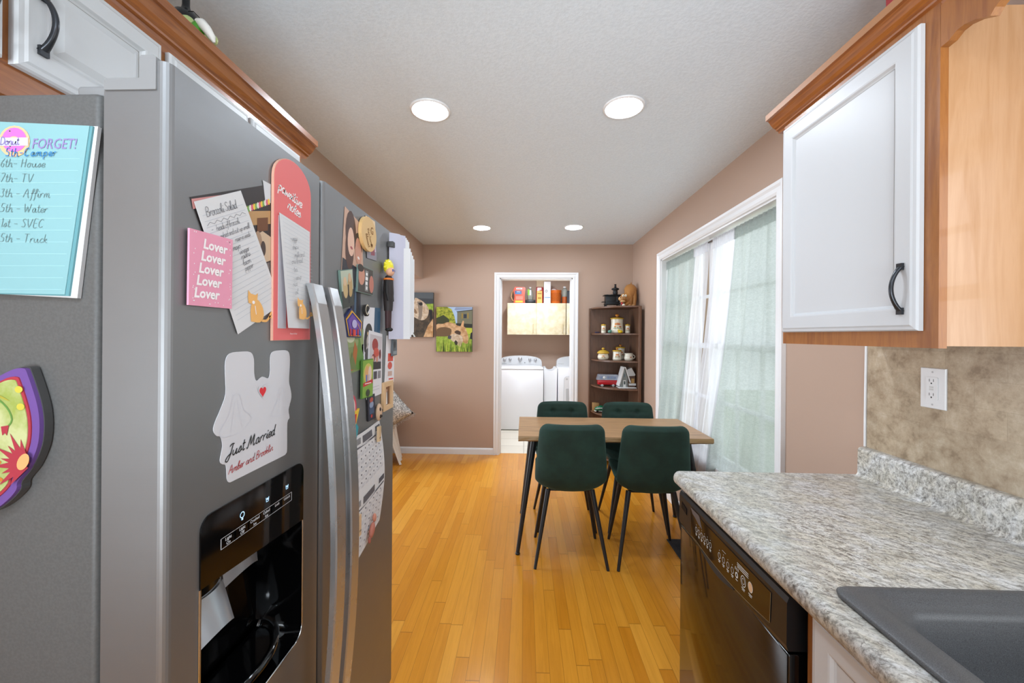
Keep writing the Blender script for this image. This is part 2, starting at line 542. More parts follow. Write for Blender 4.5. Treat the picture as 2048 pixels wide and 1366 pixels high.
for line in _G.split('\n'):
    ch, w, rest = line.split(' ', 2)
    GLYPH[ch] = (float(w), [[tuple(float(q) for q in p.split(',')) for p in st.split()] for st in rest.split(';')])


def frame(o, u, v, w):
    """matrix taking local (u, v, w) to the world: origin o, axis vectors u, v, w"""
    M = Matrix.Identity(4)
    for i, a in enumerate((u, v, w)):
        for k in range(3): M[k][i] = a[k]
    for k in range(3): M[k][3] = o[k]
    return M


def thing(name, label, cat, loc=(0, 0, 0), rz=0.0, group=None):
    o = bpy.data.objects.new(name, None); C.objects.link(o); o.empty_display_size = 0.05
    o.location = loc; o.rotation_euler = (0, 0, rz); o['label'] = label; o['category'] = cat
    if group: o['group'] = group
    return o


def tag(o, label, cat, group=None):
    o['label'] = label; o['category'] = cat
    if group: o['group'] = group
    return o


def struct(o, label=None):
    o['kind'] = 'structure'
    if label: o['label'] = label
    return o


def rrect(u0, u1, v0, v1, r, n=5):
    P = []
    for (cx, cy, a) in ((u1 - r, v1 - r, 0), (u0 + r, v1 - r, 90), (u0 + r, v0 + r, 180), (u1 - r, v0 + r, 270)):
        for k in range(n + 1):
            t = math.radians(a + 90 * k / n); P.append((cx + r * math.cos(t), cy + r * math.sin(t)))
    return P


def copy_tree(root, loc=None, rz=None, label=None):
    r = root.copy(); C.objects.link(r)
    for ch in list(root.children):
        c = ch.copy(); C.objects.link(c); c.parent = r
        for g in ch.children:
            d = g.copy(); C.objects.link(d); d.parent = c
    if loc is not None: r.location = loc
    if rz is not None: r.rotation_euler = (0, 0, rz)
    if label: r['label'] = label
    return r


# ================================================================== THE ROOM
XR = 1.24          # right wall face
XL = -1.192        # left header / wall face
YB = 4.58          # back wall face
H = 2.44
DX0, DX1, DH = -0.290, 0.552, 2.05     # laundry doorway
WY0, WY1, WZ0, WZ1 = 1.975, 3.635, 0.55, 2.085   # dining window opening
SY0, SY1, SZ0, SZ1 = -0.48, 0.72, 1.1, 1.95      # sink window opening

struct(MB().box(-4.4, 1.6, -2.4, 4.64, -0.06, 0, M_FLOOR).build('floor'))
struct(MB().box(-0.9, 2.2, 4.64, 6.6, -0.06, 0.001, M_TILE).build('floor_laundry'))
struct(MB().box(-4.4, 1.5, -2.4, 4.70, H, H + 0.08, M_CEIL).build('ceiling'))
struct(MB().box(-0.9, 2.2, 4.70, 6.6, H, H + 0.08, M_CEIL).build('ceiling_laundry'))
# back wall with doorway
w = MB()
w.box(-4.4, DX0, YB, YB + 0.12, 0, H, M_WALL); w.box(DX1, 2.2, YB, YB + 0.12, 0, H, M_WALL); w.box(DX0, DX1, YB, YB + 0.12, DH, H, M_WALL)
struct(w.build('wall_back'))
# right wall with both windows
w = MB(); X2 = XR + 0.14
for (a, b, c, d) in ((-2.4, SY0, 0, H), (SY0, SY1, 0, SZ0), (SY0, SY1, SZ1, H), (SY1, WY0, 0, H), (WY0, WY1, 0, WZ0), (WY0, WY1, WZ1, H), (WY1, YB, 0, H)):
    w.box(XR, X2, a, b, c, d, M_WALL)
struct(w.build('wall_right'))
# left wall behind the refrigerator and header over the wide opening
w = MB()
w.box(XL - 0.14, XL, -2.4, 1.62, 0, H, M_WALL); w.box(XL - 0.14, XL, 1.62, YB, 2.04, H, M_WALL)
struct(w.build('wall_left'))
# room behind and beside
w = MB()
w.box(-4.4, -1.3, -2.4, -2.28, 0, H, M_WALL); w.box(1.1, XR, -2.4, -2.28, 0, H, M_WALL); w.box(-1.3, 1.1, -2.4, -2.28, 2.2, H, M_WALL)
struct(w.build('wall_rear'))
w = MB(); w.box(-4.4, -4.28, -2.28, 2.3, 0, H, M_WALL); w.box(-4.4, -4.28, 4.1, YB, 0, H, M_WALL)
w.box(-4.4, -4.28, 2.3, 4.1, 0, 0.7, M_WALL); w.box(-4.4, -4.28, 2.3, 4.1, 2.1, H, M_WALL)
struct(w.build('wall_side_room'))
# laundry walls
w = MB(); w.box(-0.9, 2.2, 6.47, 6.59, 0, H, M_WALL); struct(w.build('wall_laundry_back'))
w = MB(); w.box(-0.9, -0.78, YB + 0.12, 6.47, 0, H, M_WALL); struct(w.build('wall_laundry_left'))
w = MB(); w.box(2.08, 2.2, YB + 0.12, 6.47, 0, H, M_WALL); struct(w.build('wall_laundry_right'))
w = MB(); w.box(0.190, 0.330, 6.37, 6.47, 1.9, H, mat('side_lit_chase_tan', '#CDB493', 0.6)); struct(w.build('trim_chase'))  # tan made lighter than the wall to carry the side light

# skirting
def base_prof(F, x0, x1, mm=M_TRIM, h=0.075, t=0.013):
    return MB(F).prism([(0, 0), (t, 0), (t, h - 0.015), (t * 0.45, h), (0, h)], x0, x1, mm)
Fb = frame((0, YB, 0), (0, -1, 0), (0, 0, 1), (1, 0, 0))
b = base_prof(Fb, -4.28, -0.354); struct(b.build('baseboard_back'))
b = base_prof(Fb, 0.615, XR); struct(b.build('baseboard_back_right'))
Fr = frame((XR, 0, 0), (-1, 0, 0), (0, 0, 1), (0, 1, 0))
struct(base_prof(Fr, 1.50, YB - 0.013).build('baseboard_right'))

# doorway casing and jamb
def casing(F, u0, u1, v1, wd, v0=0.0, sides='LRT'):
    """moulded casing in a wall frame (u across, v up, w out of the wall)"""
    m = MB(F)
    prof = [(0, 0), (0, 0.012), (0.2, 0.018), (0.55, 0.014), (0.75, 0.022), (1.0, 0.022), (1.0, 0)]
    def strip(p0, p1, q0, q1):
        # p inner corner pair, q outer corner pair
        V = []; n = len(prof)
        for (a, b) in ((p0, q0), (p1, q1)):
            for (t, h) in prof: V.append((a[0] + (b[0] - a[0]) * t, a[1] + (b[1] - a[1]) * t, h))
        m.add(V, [[i, i + 1, n + i + 1, n + i] for i in range(n - 1)] + [list(range(n)), [n + i for i in range(n)][::-1]], M_TRIM)
    if 'L' in sides: strip((u0, v0), (u0, v1), (u0 - wd, v0 - (wd if 'B' in sides else 0)), (u0 - wd, v1 + wd))
    if 'R' in sides: strip((u1, v0), (u1, v1), (u1 + wd, v0 - (wd if 'B' in sides else 0)), (u1 + wd, v1 + wd))
    if 'T' in sides: strip((u0, v1), (u1, v1), (u0 - wd, v1 + wd), (u1 + wd, v1 + wd))
    if 'B' in sides: strip((u0, v0), (u1, v0), (u0 - wd, v0 - wd), (u1 + wd, v0 - wd))
    return m
Fback = frame((0, YB, 0), (1, 0, 0), (0, 0, 1), (0, -1, 0))
m = casing(Fback, DX0, DX1, DH, 0.062)
m.F = Matrix.Identity(4)
m.box(DX0 - 0.001, DX0 + 0.012, YB, YB + 0.12, 0, DH, M_TRIM); m.box(DX1 - 0.012, DX1 + 0.001, YB, YB + 0.12, 0, DH, M_TRIM)
m.box(DX0, DX1, YB, YB + 0.12, DH - 0.012, DH, M_TRIM)
m.box(DX0 + 0.012, DX0 + 0.022, YB + 0.05, YB + 0.085, 0, DH - 0.012, M_TRIM); m.box(DX1 - 0.022, DX1 - 0.012, YB + 0.05, YB + 0.085, 0, DH - 0.012, M_TRIM)
struct(m.build('trim_1'))

# dining window: casing, jambs, two double-hung sashes, stool
Fright = frame((XR, 0, 0), (0, 1, 0), (0, 0, 1), (-1, 0, 0))
m = casing(Fright, WY0, WY1, WZ1, 0.062, WZ0)
m.F = Matrix.Identity(4)
m.box(XR, X2, WY0 - 0.001, WY0 + 0.012, WZ0, WZ1, M_TRIM); m.box(XR, X2, WY1 - 0.012, WY1 + 0.001, WZ0, WZ1, M_TRIM); m.box(XR, X2, WY0, WY1, WZ1 - 0.012, WZ1, M_TRIM)
m.box(XR - 0.022, X2, WY0 - 0.05, WY1 + 0.05, WZ0 - 0.022, WZ0 + 0.003, M_TRIM, 0.004); m.box(XR - 0.012, XR, WY0 - 0.03, WY1 + 0.03, WZ0 - 0.10, WZ0 - 0.022, M_TRIM)
struct(m.build('window_1'))
def sash_window(name, y0, y1, z0, z1, x, cols=2):
    m = MB()
    t = 0.035
    zm = z0 + (z1 - z0) * 0.505
    for (a, b, xo) in ((z0, zm + 0.02, 0.0), (zm - 0.02, z1, 0.03)):
        for (ya, yb) in ((y0, y0 + t), (y1 - t, y1)): m.box(x + xo, x + xo + 0.028, ya, yb, a, b, M_TRIM)
        for (za, zb) in ((a, a + t), (b - t, b)): m.box(x + xo, x + xo + 0.028, y0, y1, za, zb, M_TRIM)
        zc = (a + b) / 2; m.box(x + xo + 0.006, x + xo + 0.02, y0 + t, y1 - t, zc - 0.011, zc + 0.011, M_TRIM)
        for k in range(1, cols): yc = y0 + (y1 - y0) * k / cols; m.box(x + xo + 0.006, x + xo + 0.02, yc - 0.011, yc + 0.011, a + t, b - t, M_TRIM)
    return struct(m.build(name))
YM = 2.80
ws = sash_window('window_2', WY0 + 0.012, YM - 0.03, WZ0 + 0.003, WZ1 - 0.012, XR + 0.078, 3)
ws = sash_window('window_3', YM + 0.03, WY1 - 0.012, WZ0 + 0.003, WZ1 - 0.012, XR + 0.078, 3)
struct(MB().box(XR + 0.06, X2, YM - 0.03, YM + 0.03, WZ0, WZ1, M_TRIM).build('trim_2'))
# sink window
m = casing(Fright, SY0, SY1, SZ1, 0.06, SZ0, 'LRTB'); struct(m.build('window_4'))
sash_window('window_5', SY0, SY1, SZ0, SZ1, XR + 0.07)

# ground outside so the sky is not seen below the horizon through the panes
struct(MB().box(1.7, 14, -8, 12, -0.3, -0.2, m_noisy('lawn', '#6D8A4A', '#8AA65E', 4, 0.9)).build('ground_outside'))

# ------------------------------------------------------------------ ceiling lamps
def ceiling_lamp(x, y, label, k=1.0):
    t = thing('recessed_light', label, 'ceiling light', (x, y, H), 0, 'round recessed ceiling lights')
    MB().lathe([(q * k, z) for q, z in ((0.094, -0.0005), (0.093, -0.006), (0.086, -0.009), (0.080, -0.006), (0.078, 0.0))], M_PLASTW, 40, caps=False).build('trim_ring', t)
    MB().lathe([(q * k, z) for q, z in ((0.0005, -0.0045), (0.05, -0.005), (0.079, -0.0045))], M_LAMP, 40, caps=False).build('lens', t)
    return t
ceiling_lamp(-0.448, 1.835, 'lit round recessed light above the refrigerator side, nearer pair')
ceiling_lamp(0.448, 1.828, 'lit round recessed light near the white wall cabinet, nearer pair')
ceiling_lamp(-0.425, 3.854, 'lit round recessed light in front of the back wall, left of the far pair')
ceiling_lamp(0.470, 3.842, 'lit round recessed light over the table end, right of the far pair')
ceiling_lamp(-0.448, -0.6, 'added unseen fill lamp behind the viewpoint, on the refrigerator side')  # out of view, added with the next one to light the near room
ceiling_lamp(0.448, -0.6, 'added unseen fill lamp behind the viewpoint, on the sink side')  # second added lamp of the unseen rear pair
ceiling_lamp(-2.7, 3.2, 'added unseen fill lamp in the side room')  # out of view, added to brighten the side room
t = ceiling_lamp(0.1, 5.05, 'added unseen oversized fill lamp in the laundry room', 2.5)  # out of view, added and enlarged to brighten the laundry

def P(root, F=None):
    """builder in world coordinates for a part of root"""
    T = Matrix.Translation(-Vector(root.location))
    return MB(T @ F if F is not None else T)


# ================================================================== REFRIGERATOR
FX = -0.49                                   # door front plane
fr = thing('refrigerator', 'tall stainless steel side-by-side refrigerator covered in magnets and notes', 'refrigerator', (-0.85, 0.995, 0))
b = P(fr); b.box(-1.17, -0.612, 0.548, 1.465, 0.03, 1.735, M_SIDE, 0.008, 3)
b.box(-1.13, -0.66, 0.57, 1.44, 0.0, 0.03, M_BLACKM)
b.build('body', fr)
b = P(fr); b.box(-0.614, -0.581, 0.560, 1.458, 0.09, 1.722, M_GASK); b.box(-0.600, -0.590, 0.554, 0.56, 0.09, 1.715, M_GASK); b.build('door_gasket', fr)
b = P(fr); b.box(-0.60, -0.52, 0.56, 1.455, 0.02, 0.085, M_BLACKM, 0.004); b.build('toe_grille', fr)
ZD0, ZD1 = 0.10, 1.762
def door_profile(y0, y1, rl=0.011, rr=0.010):
    P_ = [(-0.580, y0)]
    def arc(cx, cy, r, a0, a1, n=5):
        return [(cx + r * math.cos(math.radians(a0 + (a1 - a0) * k / n)), cy + r * math.sin(math.radians(a0 + (a1 - a0) * k / n))) for k in range(n + 1)]
    P_ += arc(FX - rl, y0 + rl, rl, -90, 0) if rl else [(FX, y0)]
    P_ += arc(FX - rr, y1 - rr, rr, 0, 90) if rr else [(FX, y1)]
    P_ += [(-0.580, y1)]
    return P_
# freezer door with the dispenser opening (y 0.588-0.853, z 0.66-1.0)
OY0, OY1, OZ0, OZ1 = 0.583, 0.861, 0.722, 1.108
b = P(fr)
b.prism(door_profile(0.525, 0.932), ZD0, OZ0, M_STEEL, smooth=False)
b.prism(door_profile(0.525, 0.932), OZ1, 1.722, M_STEEL); b.prism([(-0.530, 0.525)] + door_profile(0.525, 0.932)[1:-1] + [(-0.530, 0.932)], 1.722, ZD1, M_STEEL)
b.prism(door_profile(0.525, OY0, 0.011, 0), OZ0, OZ1, M_STEEL)
b.prism(door_profile(OY1, 0.932, 0, 0.010), OZ0, OZ1, M_STEEL)
Ff = frame((FX, 0, 0), (0, 1, 0), (0, 0, 1), (1, 0, 0))     # fridge front: u = y, v = z, w = out
T_ = Matrix.Translation(-Vector(fr.location))
b.F = T_ @ Ff
rc = 0.028
def corner(cx, cy, sx, sy, r, n=8):
    # fills between a square corner and an arc
    Q = [(cx, cy)]
    for k in range(n + 1):
        a = math.pi / 2 * k / n
        Q.append((cx + sx * (r - r * math.sin(a)), cy + sy * (r - r * math.cos(a))))
    return Q
for (cx, sx) in ((OY0, 1), (OY1, -1)):
    b.prism(corner(cx, OZ0, sx, 1, rc), -0.05, 0.0, M_STEEL)
    b.prism(corner(cx, OZ1, sx, -1, 0.022, 5), -0.02, 0.0, M_STEEL)
fd = b.build('freezer_door', fr)
b = P(fr, Ff)
# dispenser: control panel, cavity, tray, paddles
b.prism([p for p in rrect(OY0, OY1, 0.965, OZ1, 0.022) if p[1] > 1.0] + [(OY0, 1.0), (OY1, 0.978)], -0.05, 0.0025, M_BLACK)
TX = mat('panel_print_grey', '#C8CCD0', 0.5); BL = m_emit('panel_blue_icon', '#58B6E8', 1.2)
h = 0.0032
for k in range(6):
    u0 = 0.622 + 0.193 / 6 * k; u1 = u0 + 0.193 / 6
    for seg in (((u0, 1.040), (u0, 1.057)), ((u0, 1.040), (u1, 1.040)), ((u0, 1.057), (u1, 1.057)), ((u1, 1.040), (u1, 1.057))):
        b.stroke(list(seg), 0.0008 if seg[0][1] == seg[1][1] else 0.0016, TX, h)
for k, (t1, t2) in enumerate((('Light', 'On'), ('Light', 'Off'), ('Crushed', 'Ice'), ('Cubed', 'Ice'), ('Lock', ''), ('Unlock', ''))):
    u = 0.622 + 0.193 / 6 * (k + 0.5)
    b.text(t1, u, 1.0495, 0.0072, TX, h, bold=0.02); 
    if t2: b.text(t2, u, 1.0420, 0.0072, TX, h, bold=0.02)
b.stroke([(0.670 + 0.005 * math.cos(a / 10 * 6.283), 1.075 + 0.005 * math.sin(a / 10 * 6.283)) for a in range(11)], 0.0013, BL, h)
b.rect(0.668, 0.672, 1.066, 1.069, h, BL)
for u in (0.737, 0.799):
    b.stroke([(u - 0.004, 1.078), (u - 0.003, 1.070), (u + 0.003, 1.070), (u + 0.004, 1.078)], 0.0012, BL, h); b.rect(u - 0.002, u + 0.002, 1.073, 1.077, h, BL)
dp = b.build('dispenser_panel', fr); dp['label'] = 'glossy black control panel with printed buttons'
b = P(fr, Ff)
# recessed bowl: open loops from the rim back into the door
def rim(z_in, w, r, top=1.0):
    P_ = []
    u0, u1, v0 = OY0 + z_in, OY1 - z_in, OZ0 + z_in
    for k in range(9):
        a = math.radians(180 + 90 * k / 8); P_.append((u0 + r + r * math.cos(a), v0 + r + r * math.sin(a), w))
    for k in range(9):
        a = math.radians(270 + 90 * k / 8); P_.append((u1 - r + r * math.cos(a), v0 + r + r * math.sin(a), w))
    P_.append((u1, top, w)); P_.append((u0, top, w))
    return P_
b.loops([rim(0.0, 0.0, rc), rim(0.002, -0.03, rc, 1.0), rim(0.012, -0.06, rc, 1.0), rim(0.03, -0.083, 0.03, 0.99)], M_BLACK, True, (False, True))
b.build('dispenser_recess', fr)
b = P(fr, Ff)
r0 = rim(0.0, 0.0, rc)[:-2]; path = [(OY0, 1.0, 0.001)] + [(p[0], p[1], 0.001) for p in r0] + [(OY1, 0.978, 0.001)]
b.tube([Vector(p) for p in path], 0.0022, M_CHROME, 8); rb = b.build('dispenser_rim', fr); rb['label'] = 'thin chrome edge'
b = P(fr, Ff)
tray = [rim(0.004, 0.0, rc), ]
pts = []
for k in range(25):
    a = math.pi * k / 24; pts.append((0.7205 - 0.125 * math.cos(a), -0.082 + 0.0 * k, 0))
# drip tray: half-round shelf low in the recess, with a raised lip
L1 = [];
for rr_, zz in ((0.126, 0.762), (0.126, 0.774), (0.112, 0.773), (0.106, 0.764)):
    L1.append([(0.7205 - rr_ * math.cos(math.pi * k / 20), zz, -0.078 + rr_ * 0.68 * math.sin(math.pi * k / 20)) for k in range(21)])
b.loops(L1, M_BLACK, True, (True, True)); b.build('drip_tray', fr)
M_PADDLE = mat('silver_paddle', '#B9BFC6', 0.3, 0.6)
for (ua, ub, za, zb, w0, w1) in ((0.618, 0.697, 0.888, 0.946, -0.020, -0.042), (0.706, 0.797, 0.934, 1.0, -0.046, -0.055)):
    b = P(fr, Ff)
    b.grid(lambda s, t, ua=ua, ub=ub, za=za, zb=zb, w0=w0, w1=w1: (ua + (ub - ua) * s, za + (zb - za) * t + 0.012 * (abs(2 * s - 1) ** 2) * (1 - t) * -1, w0 + (w1 - w0) * t - 0.010 * (2 * s - 1) ** 2), 10, 6, M_PADDLE)
    b.grid(lambda s, t, ua=ua, ub=ub, za=za, zb=zb, w0=w0, w1=w1: (ua + (ub - ua) * s, za + (zb - za) * t + 0.012 * (abs(2 * s - 1) ** 2) * (1 - t) * -1, w0 + (w1 - w0) * t - 0.010 * (2 * s - 1) ** 2 - 0.006), 10, 6, M_PADDLE)
    o = b.build('dispenser_paddle', fr); o['label'] = 'silver paddle'
b = P(fr); b.prism(door_profile(0.944, 1.472), ZD0, ZD1, M_STEEL); b.build('fridge_door', fr)
for (y0, y1) in ((0.847, 0.893), (0.922, 0.967)):
    b = P(fr); n = 28
    def sec(t, y0=y0, y1=y1):
        z = 1.50 + (0.30 - 1.50) * t
        out = FX + 0.027 + 0.058 * math.sin(math.pi * t) ** 0.75
        return z, out
    L1 = []
    for k in range(n + 1):
        z, o_ = sec(k / n); th = 0.014
        L1.append([(o_ - th, y0, z), (o_ - 0.003, y0, z), (o_, y0 + 0.003, z), (o_, y1 - 0.003, z), (o_ - 0.003, y1, z), (o_ - th, y1, z)])
    b.loops(L1, M_STEELH, False, (True, True))
    for zc in (1.485, 0.315): b.box(FX, FX + 0.016, max(y0 + 0.004, 0.879), y1 - 0.004, zc - 0.03, zc + 0.015, M_STEELH, 0.003)
    b.build('handle', fr)
b = P(fr)
b.prism([(-0.500, 1.7625), (-0.576, 1.7625)] [::-1] + [(-0.576, 1.7755), (-0.527, 1.7755), (-0.524, 1.779), (-0.524, 1.812), (-0.521, 1.815), (-0.503, 1.815), (-0.500, 1.812)][::1], 0, 0, M_HINGE) if False else None
Fh = frame((0, 0.532, 0), (1, 0, 0), (0, 0, 1), (0, 1, 0))
b = P(fr, Fh)
b.prism([(-0.578, 1.722), (-0.505, 1.722), (-0.505, 1.766), (-0.5085, 1.769), (-0.526, 1.769), (-0.5285, 1.766), (-0.5285, 1.738), (-0.575, 1.738), (-0.578, 1.735)], -0.009, 0.05, M_HINGE)
b.build('hinge_cover', fr)
b = P(fr); b.box(-0.66, -0.605, 0.56, 0.62, 1.7355, 1.752, M_HINGE, 0.004); b.build('hinge_cap', fr)

# things lying on top of the refrigerator
b = MB(); b.grid(lambda s, t: (-1.05 + 0.32 * s, 0.62 + 0.2 * t, 1.737 + 0.035 * math.sin(s * 6) ** 2 * (1 - t) * 0.6 + 0.004), 10, 5, M_PAPER)
b.grid(lambda s, t: (-1.06 + 0.34 * s, 0.60 + 0.24 * t, 1.7362 + 0.003), 2, 2, M_PAPER)
tag(b.build('crumpled_paper', None, (-0.9, 0.7, 1.7355)), 'crumpled white paper lying on top of the refrigerator', 'paper')

# ------------------------------------------------------------------ notes and magnets on the near grey side (u = x, v = z)
KS = 0.961
FS = frame((0, 0.548, 1.39 * (1 - KS)), (KS, 0, 0), (0, 0, KS), (0, -1, 0))
PEN = mat('pencil_grey', '#6E8A8C', 0.7); BLU = mat('blue_ink', '#1F78B8', 0.6); AQ = mat('aqua_paper', '#84B2B7', 0.65); AQ2 = mat('aqua_paper_under', '#6298A0', 0.65)
PUR = mat('lavender_print', '#8E7FB4', 0.6); PNK = mat('donut_pink', '#DC6FC0', 0.6); DOU = mat('donut_dough', '#F0B98C', 0.6); LNW = mat('pale_rule', '#A6D2D6', 0.6)
b = MB(FS)
def sheet(b, c, h0, h1, m): b.prism(c, h0, h1, m)
sheet(b, [(-0.808, 1.447), (-0.662, 1.440), (-0.632, 1.694), (-0.808, 1.703)], 0.001, 0.006, M_PAPER)
sheet(b, [(-0.806, 1.446), (-0.672, 1.443), (-0.637, 1.693), (-0.806, 1.702)], 0.006, 0.0085, AQ2)
sheet(b, [(-0.806, 1.447), (-0.677, 1.445), (-0.641, 1.693), (-0.806, 1.702)], 0.0085, 0.0095, AQ)
hh = 0.0101
b.ell2(-0.755, 1.671, 0.024, 0.023, hh, DOU); b.ell2(-0.755, 1.673, 0.019, 0.018, hh + 0.0003, PNK); b.ell2(-0.755, 1.674, 0.007, 0.004, hh + 0.0006, DOU)
for k in range(12): b.rect(-0.755 + 0.012 * math.cos(k * 2.1) - 0.001, -0.755 + 0.012 * math.cos(k * 2.1) + 0.001, 1.674 + 0.013 * math.sin(k * 2.1), 1.6745 + 0.013 * math.sin(k * 2.1) + 0.001, hh + 0.0006, M_PAPER)
b.rect(-0.779, -0.733, 1.664, 1.676, hh + 0.0007, flat('#C9DCE2'))
b.script('Donut', -0.776, 1.6655, 0.0056, PUR, hh + 0.0009, 0.3, 0.15, 0, 0.98)
b.text('FORGET!', -0.729, 1.660, 0.0215, PUR, hh, 'LEFT', 0.22, -0.01, 0.006, 0.80)
b.script('5th-Camper', -0.768, 1.6485, 0.0060, BLU, hh + 0.0009, 0.2, 0.15, 0, 1.3)
for k, s in enumerate(('6th- House', '7th- TV', '3th - Affirm', '5th - Water', '1st - SVEC', '5th - Truck')):
    b.script(s, -0.777, 1.6335 - 0.0222 * k, 0.0062, PEN, hh, 0.14, 0.2, -0.02, 1.2)
for k in range(12):
    v = 1.645 - 0.0175 * k; b.rect(-0.795, -0.655 - 0.0024 * k, v - 0.0006, v, hh - 0.0003, LNW)
tag(b.build('note_pad', None, (-0.70, 0.547, 1.56)), 'aqua note pad with a pink donut and handwritten dates on the refrigerator side', 'note pad')

FAB = mat('purple_binding', '#6B4A92', 0.8); LIME = m_noisy('lime_leaf_fabric', '#97A64E', '#BFC48C', 22, 0.85); REDF = mat('red_flower_cloth', '#A8303F', 0.8); ORG = mat('orange_flower_cloth', '#C87628', 0.8); GRN = mat('leaf_green_cloth', '#5E8C3C', 0.8); PCH = mat('peach_cloth', '#E8A66A', 0.8)
b = MB(FS)
out = [(-0.80, 1.318), (-0.775, 1.322), (-0.745, 1.336), (-0.728, 1.338), (-0.722, 1.330), (-0.708, 1.290), (-0.703, 1.262), (-0.7035, 1.236), (-0.708, 1.216), (-0.720, 1.190), (-0.736, 1.170), (-0.738, 1.158), (-0.752, 1.142), (-0.775, 1.126), (-0.80, 1.12)]
out = out + [(-1.60 - x, z) for x, z in reversed(out[1:-1])]
out = smooth_line(out + [out[0]], 3)[:-1]
cx_, cy_ = -0.80, 1.23
def scl(P_, k): return [(cx_ + (x - cx_) * k, cy_ + (y - cy_) * k) for x, y in P_]
b.prism(scl(out, 1.0), 0.002, 0.012, M_GASK); b.prism(scl(out, 0.985), 0.012, 0.017, FAB); b.prism(scl(out, 0.87), 0.017, 0.0185, REDF); b.prism(scl(out, 0.83), 0.0185, 0.0195, LIME)
q = 0.0200
for k in range(9):
    a = math.radians(100 + 17 * k); r1 = 0.050 if k % 2 else 0.037
    b.flat([(-0.722 + 0.008 * math.cos(a + 1.5), 1.198 + 0.008 * math.sin(a + 1.5)), (-0.722 + r1 * math.cos(a), 1.198 + r1 * math.sin(a)), (-0.722 - 0.008 * math.cos(a + 1.5), 1.198 - 0.008 * math.sin(a + 1.5))], q + k * 0.0001, REDF)
b.ell2(-0.722, 1.202, 0.008, 0.013, q + 0.002, PCH, rot=-0.5)
b.stroke(smooth_line([(-0.80, 1.30), (-0.77, 1.295), (-0.75, 1.28), (-0.742, 1.262), (-0.75, 1.25)]), 0.0025, GRN, q); b.stroke(smooth_line([(-0.78, 1.292), (-0.765, 1.27), (-0.77, 1.255)]), 0.002, GRN, q)
for (u, v) in ((-0.752, 1.247), (-0.768, 1.262)): b.flat([(u - 0.006, v + 0.005), (u + 0.006, v + 0.007), (u + 0.003, v - 0.008), (u, v - 0.004), (u - 0.004, v - 0.008)], q + 0.0003, REDF)
b.flat(smooth_line([(-0.80, 1.308), (-0.775, 1.304), (-0.745, 1.289), (-0.77, 1.296), (-0.80, 1.298)]), q, mat('olive_leaf_cloth', '#A9A23A', 0.8))
for (u, v, r) in ((-0.775, 1.20, 0.016), (-0.77, 1.175, 0.014), (-0.79, 1.235, 0.014)):
    for k in range(6): a = k * PI / 3; b.ell2(u + r * 0.6 * math.cos(a), v + r * 0.6 * math.sin(a), r * 0.5, r * 0.25, q + 0.0002 * k, ORG, 10, a)
for (u, v) in ((-0.728, 1.31), (-0.725, 1.285)): b.ell2(u - 0.004, v - 0.004, 0.006, 0.005, q, mat('yellow_blotch', '#C9BE44', 0.8))
tag(b.build('pot_holder', None, (-0.77, 0.547, 1.23)), 'quilted floral pot holder with purple edge hanging on the refrigerator side', 'pot holder')

# ------------------------------------------------------------------ on the doors: u = y, v = z, w = out of the door
def mg(): return MB(Ff)
def mtag(b, name, label, cat, u, v, group=None):
    return tag(b.build(name, None, (FX, u, v)), label, cat, group)
RULE = mat('grey_rule', '#B9BEC6', 0.7); PEN2 = mat('pencil', '#7F7F84', 0.7); CORAL = mat('coral_card', '#E5706F', 0.5); CATO = mat('orange_cat_print', '#EDB468', 0.6)
LPINK = mat('pink_card', '#E79AB2', 0.55); WPRINT = mat('white_print', '#F6F0F0', 0.6)
def lerp_quad(c, s, t):
    # c: bl, br, tr, tl
    a = [c[0][i] + (c[1][i] - c[0][i]) * s for i in (0, 1)]; d = [c[3][i] + (c[2][i] - c[3][i]) * s for i in (0, 1)]
    return (a[0] + (d[0] - a[0]) * t, a[1] + (d[1] - a[1]) * t)
# magnetic photograph behind the recipe
b = mg(); ph = [(0.640, 1.45), (0.744, 1.505), (0.743, 1.675), (0.561, 1.587)]
ph = [(0.62, 1.47), (0.745, 1.528), (0.745, 1.677), (0.561, 1.588)]
b.prism(ph, 0.0005, 0.001, mat('photo_dark', '#2B2424', 0.4)); hq = 0.0013
b.flat([(0.563, 1.586), (0.62, 1.612), (0.62, 1.600), (0.566, 1.572)], hq, mat('photo_blush', '#C98A86', 0.5))
b.flat([(0.665, 1.60), (0.743, 1.625), (0.743, 1.60), (0.668, 1.575)], hq, mat('photo_tan', '#B98F5C', 0.5))
for k in range(14): b.ell2(0.672 + 0.005 * k, 1.604 + 0.0028 * k, 0.0035, 0.006, hq + 0.0002 + 0.00001 * k, flat(['#D8607A', '#F0C84A', '#7CA85A', '#E8E0D4'][k % 4]), 8)
b.flat([(0.705, 1.60), (0.735, 1.61), (0.735, 1.585), (0.705, 1.575)], hq + 0.0003, flat('#6E4426'))
b.flat([(0.69, 1.56), (0.72, 1.58), (0.744, 1.575), (0.744, 1.53), (0.72, 1.52), (0.70, 1.53)], hq + 0.0002, flat('#CDB294'))
b.ell2(0.708, 1.555, 0.011, 0.022, hq + 0.0004, flat('#A88A70')); b.ell2(0.722, 1.548, 0.007, 0.014, hq + 0.0005, flat('#4A3A34'))
b.flat([(0.72, 1.675), (0.743, 1.676), (0.743, 1.64), (0.728, 1.635)], hq, flat('#D4D6DA'))
mtag(b, 'photograph', 'dark glossy photograph half hidden behind the recipe sheet', 'photo', 0.66, 1.58)
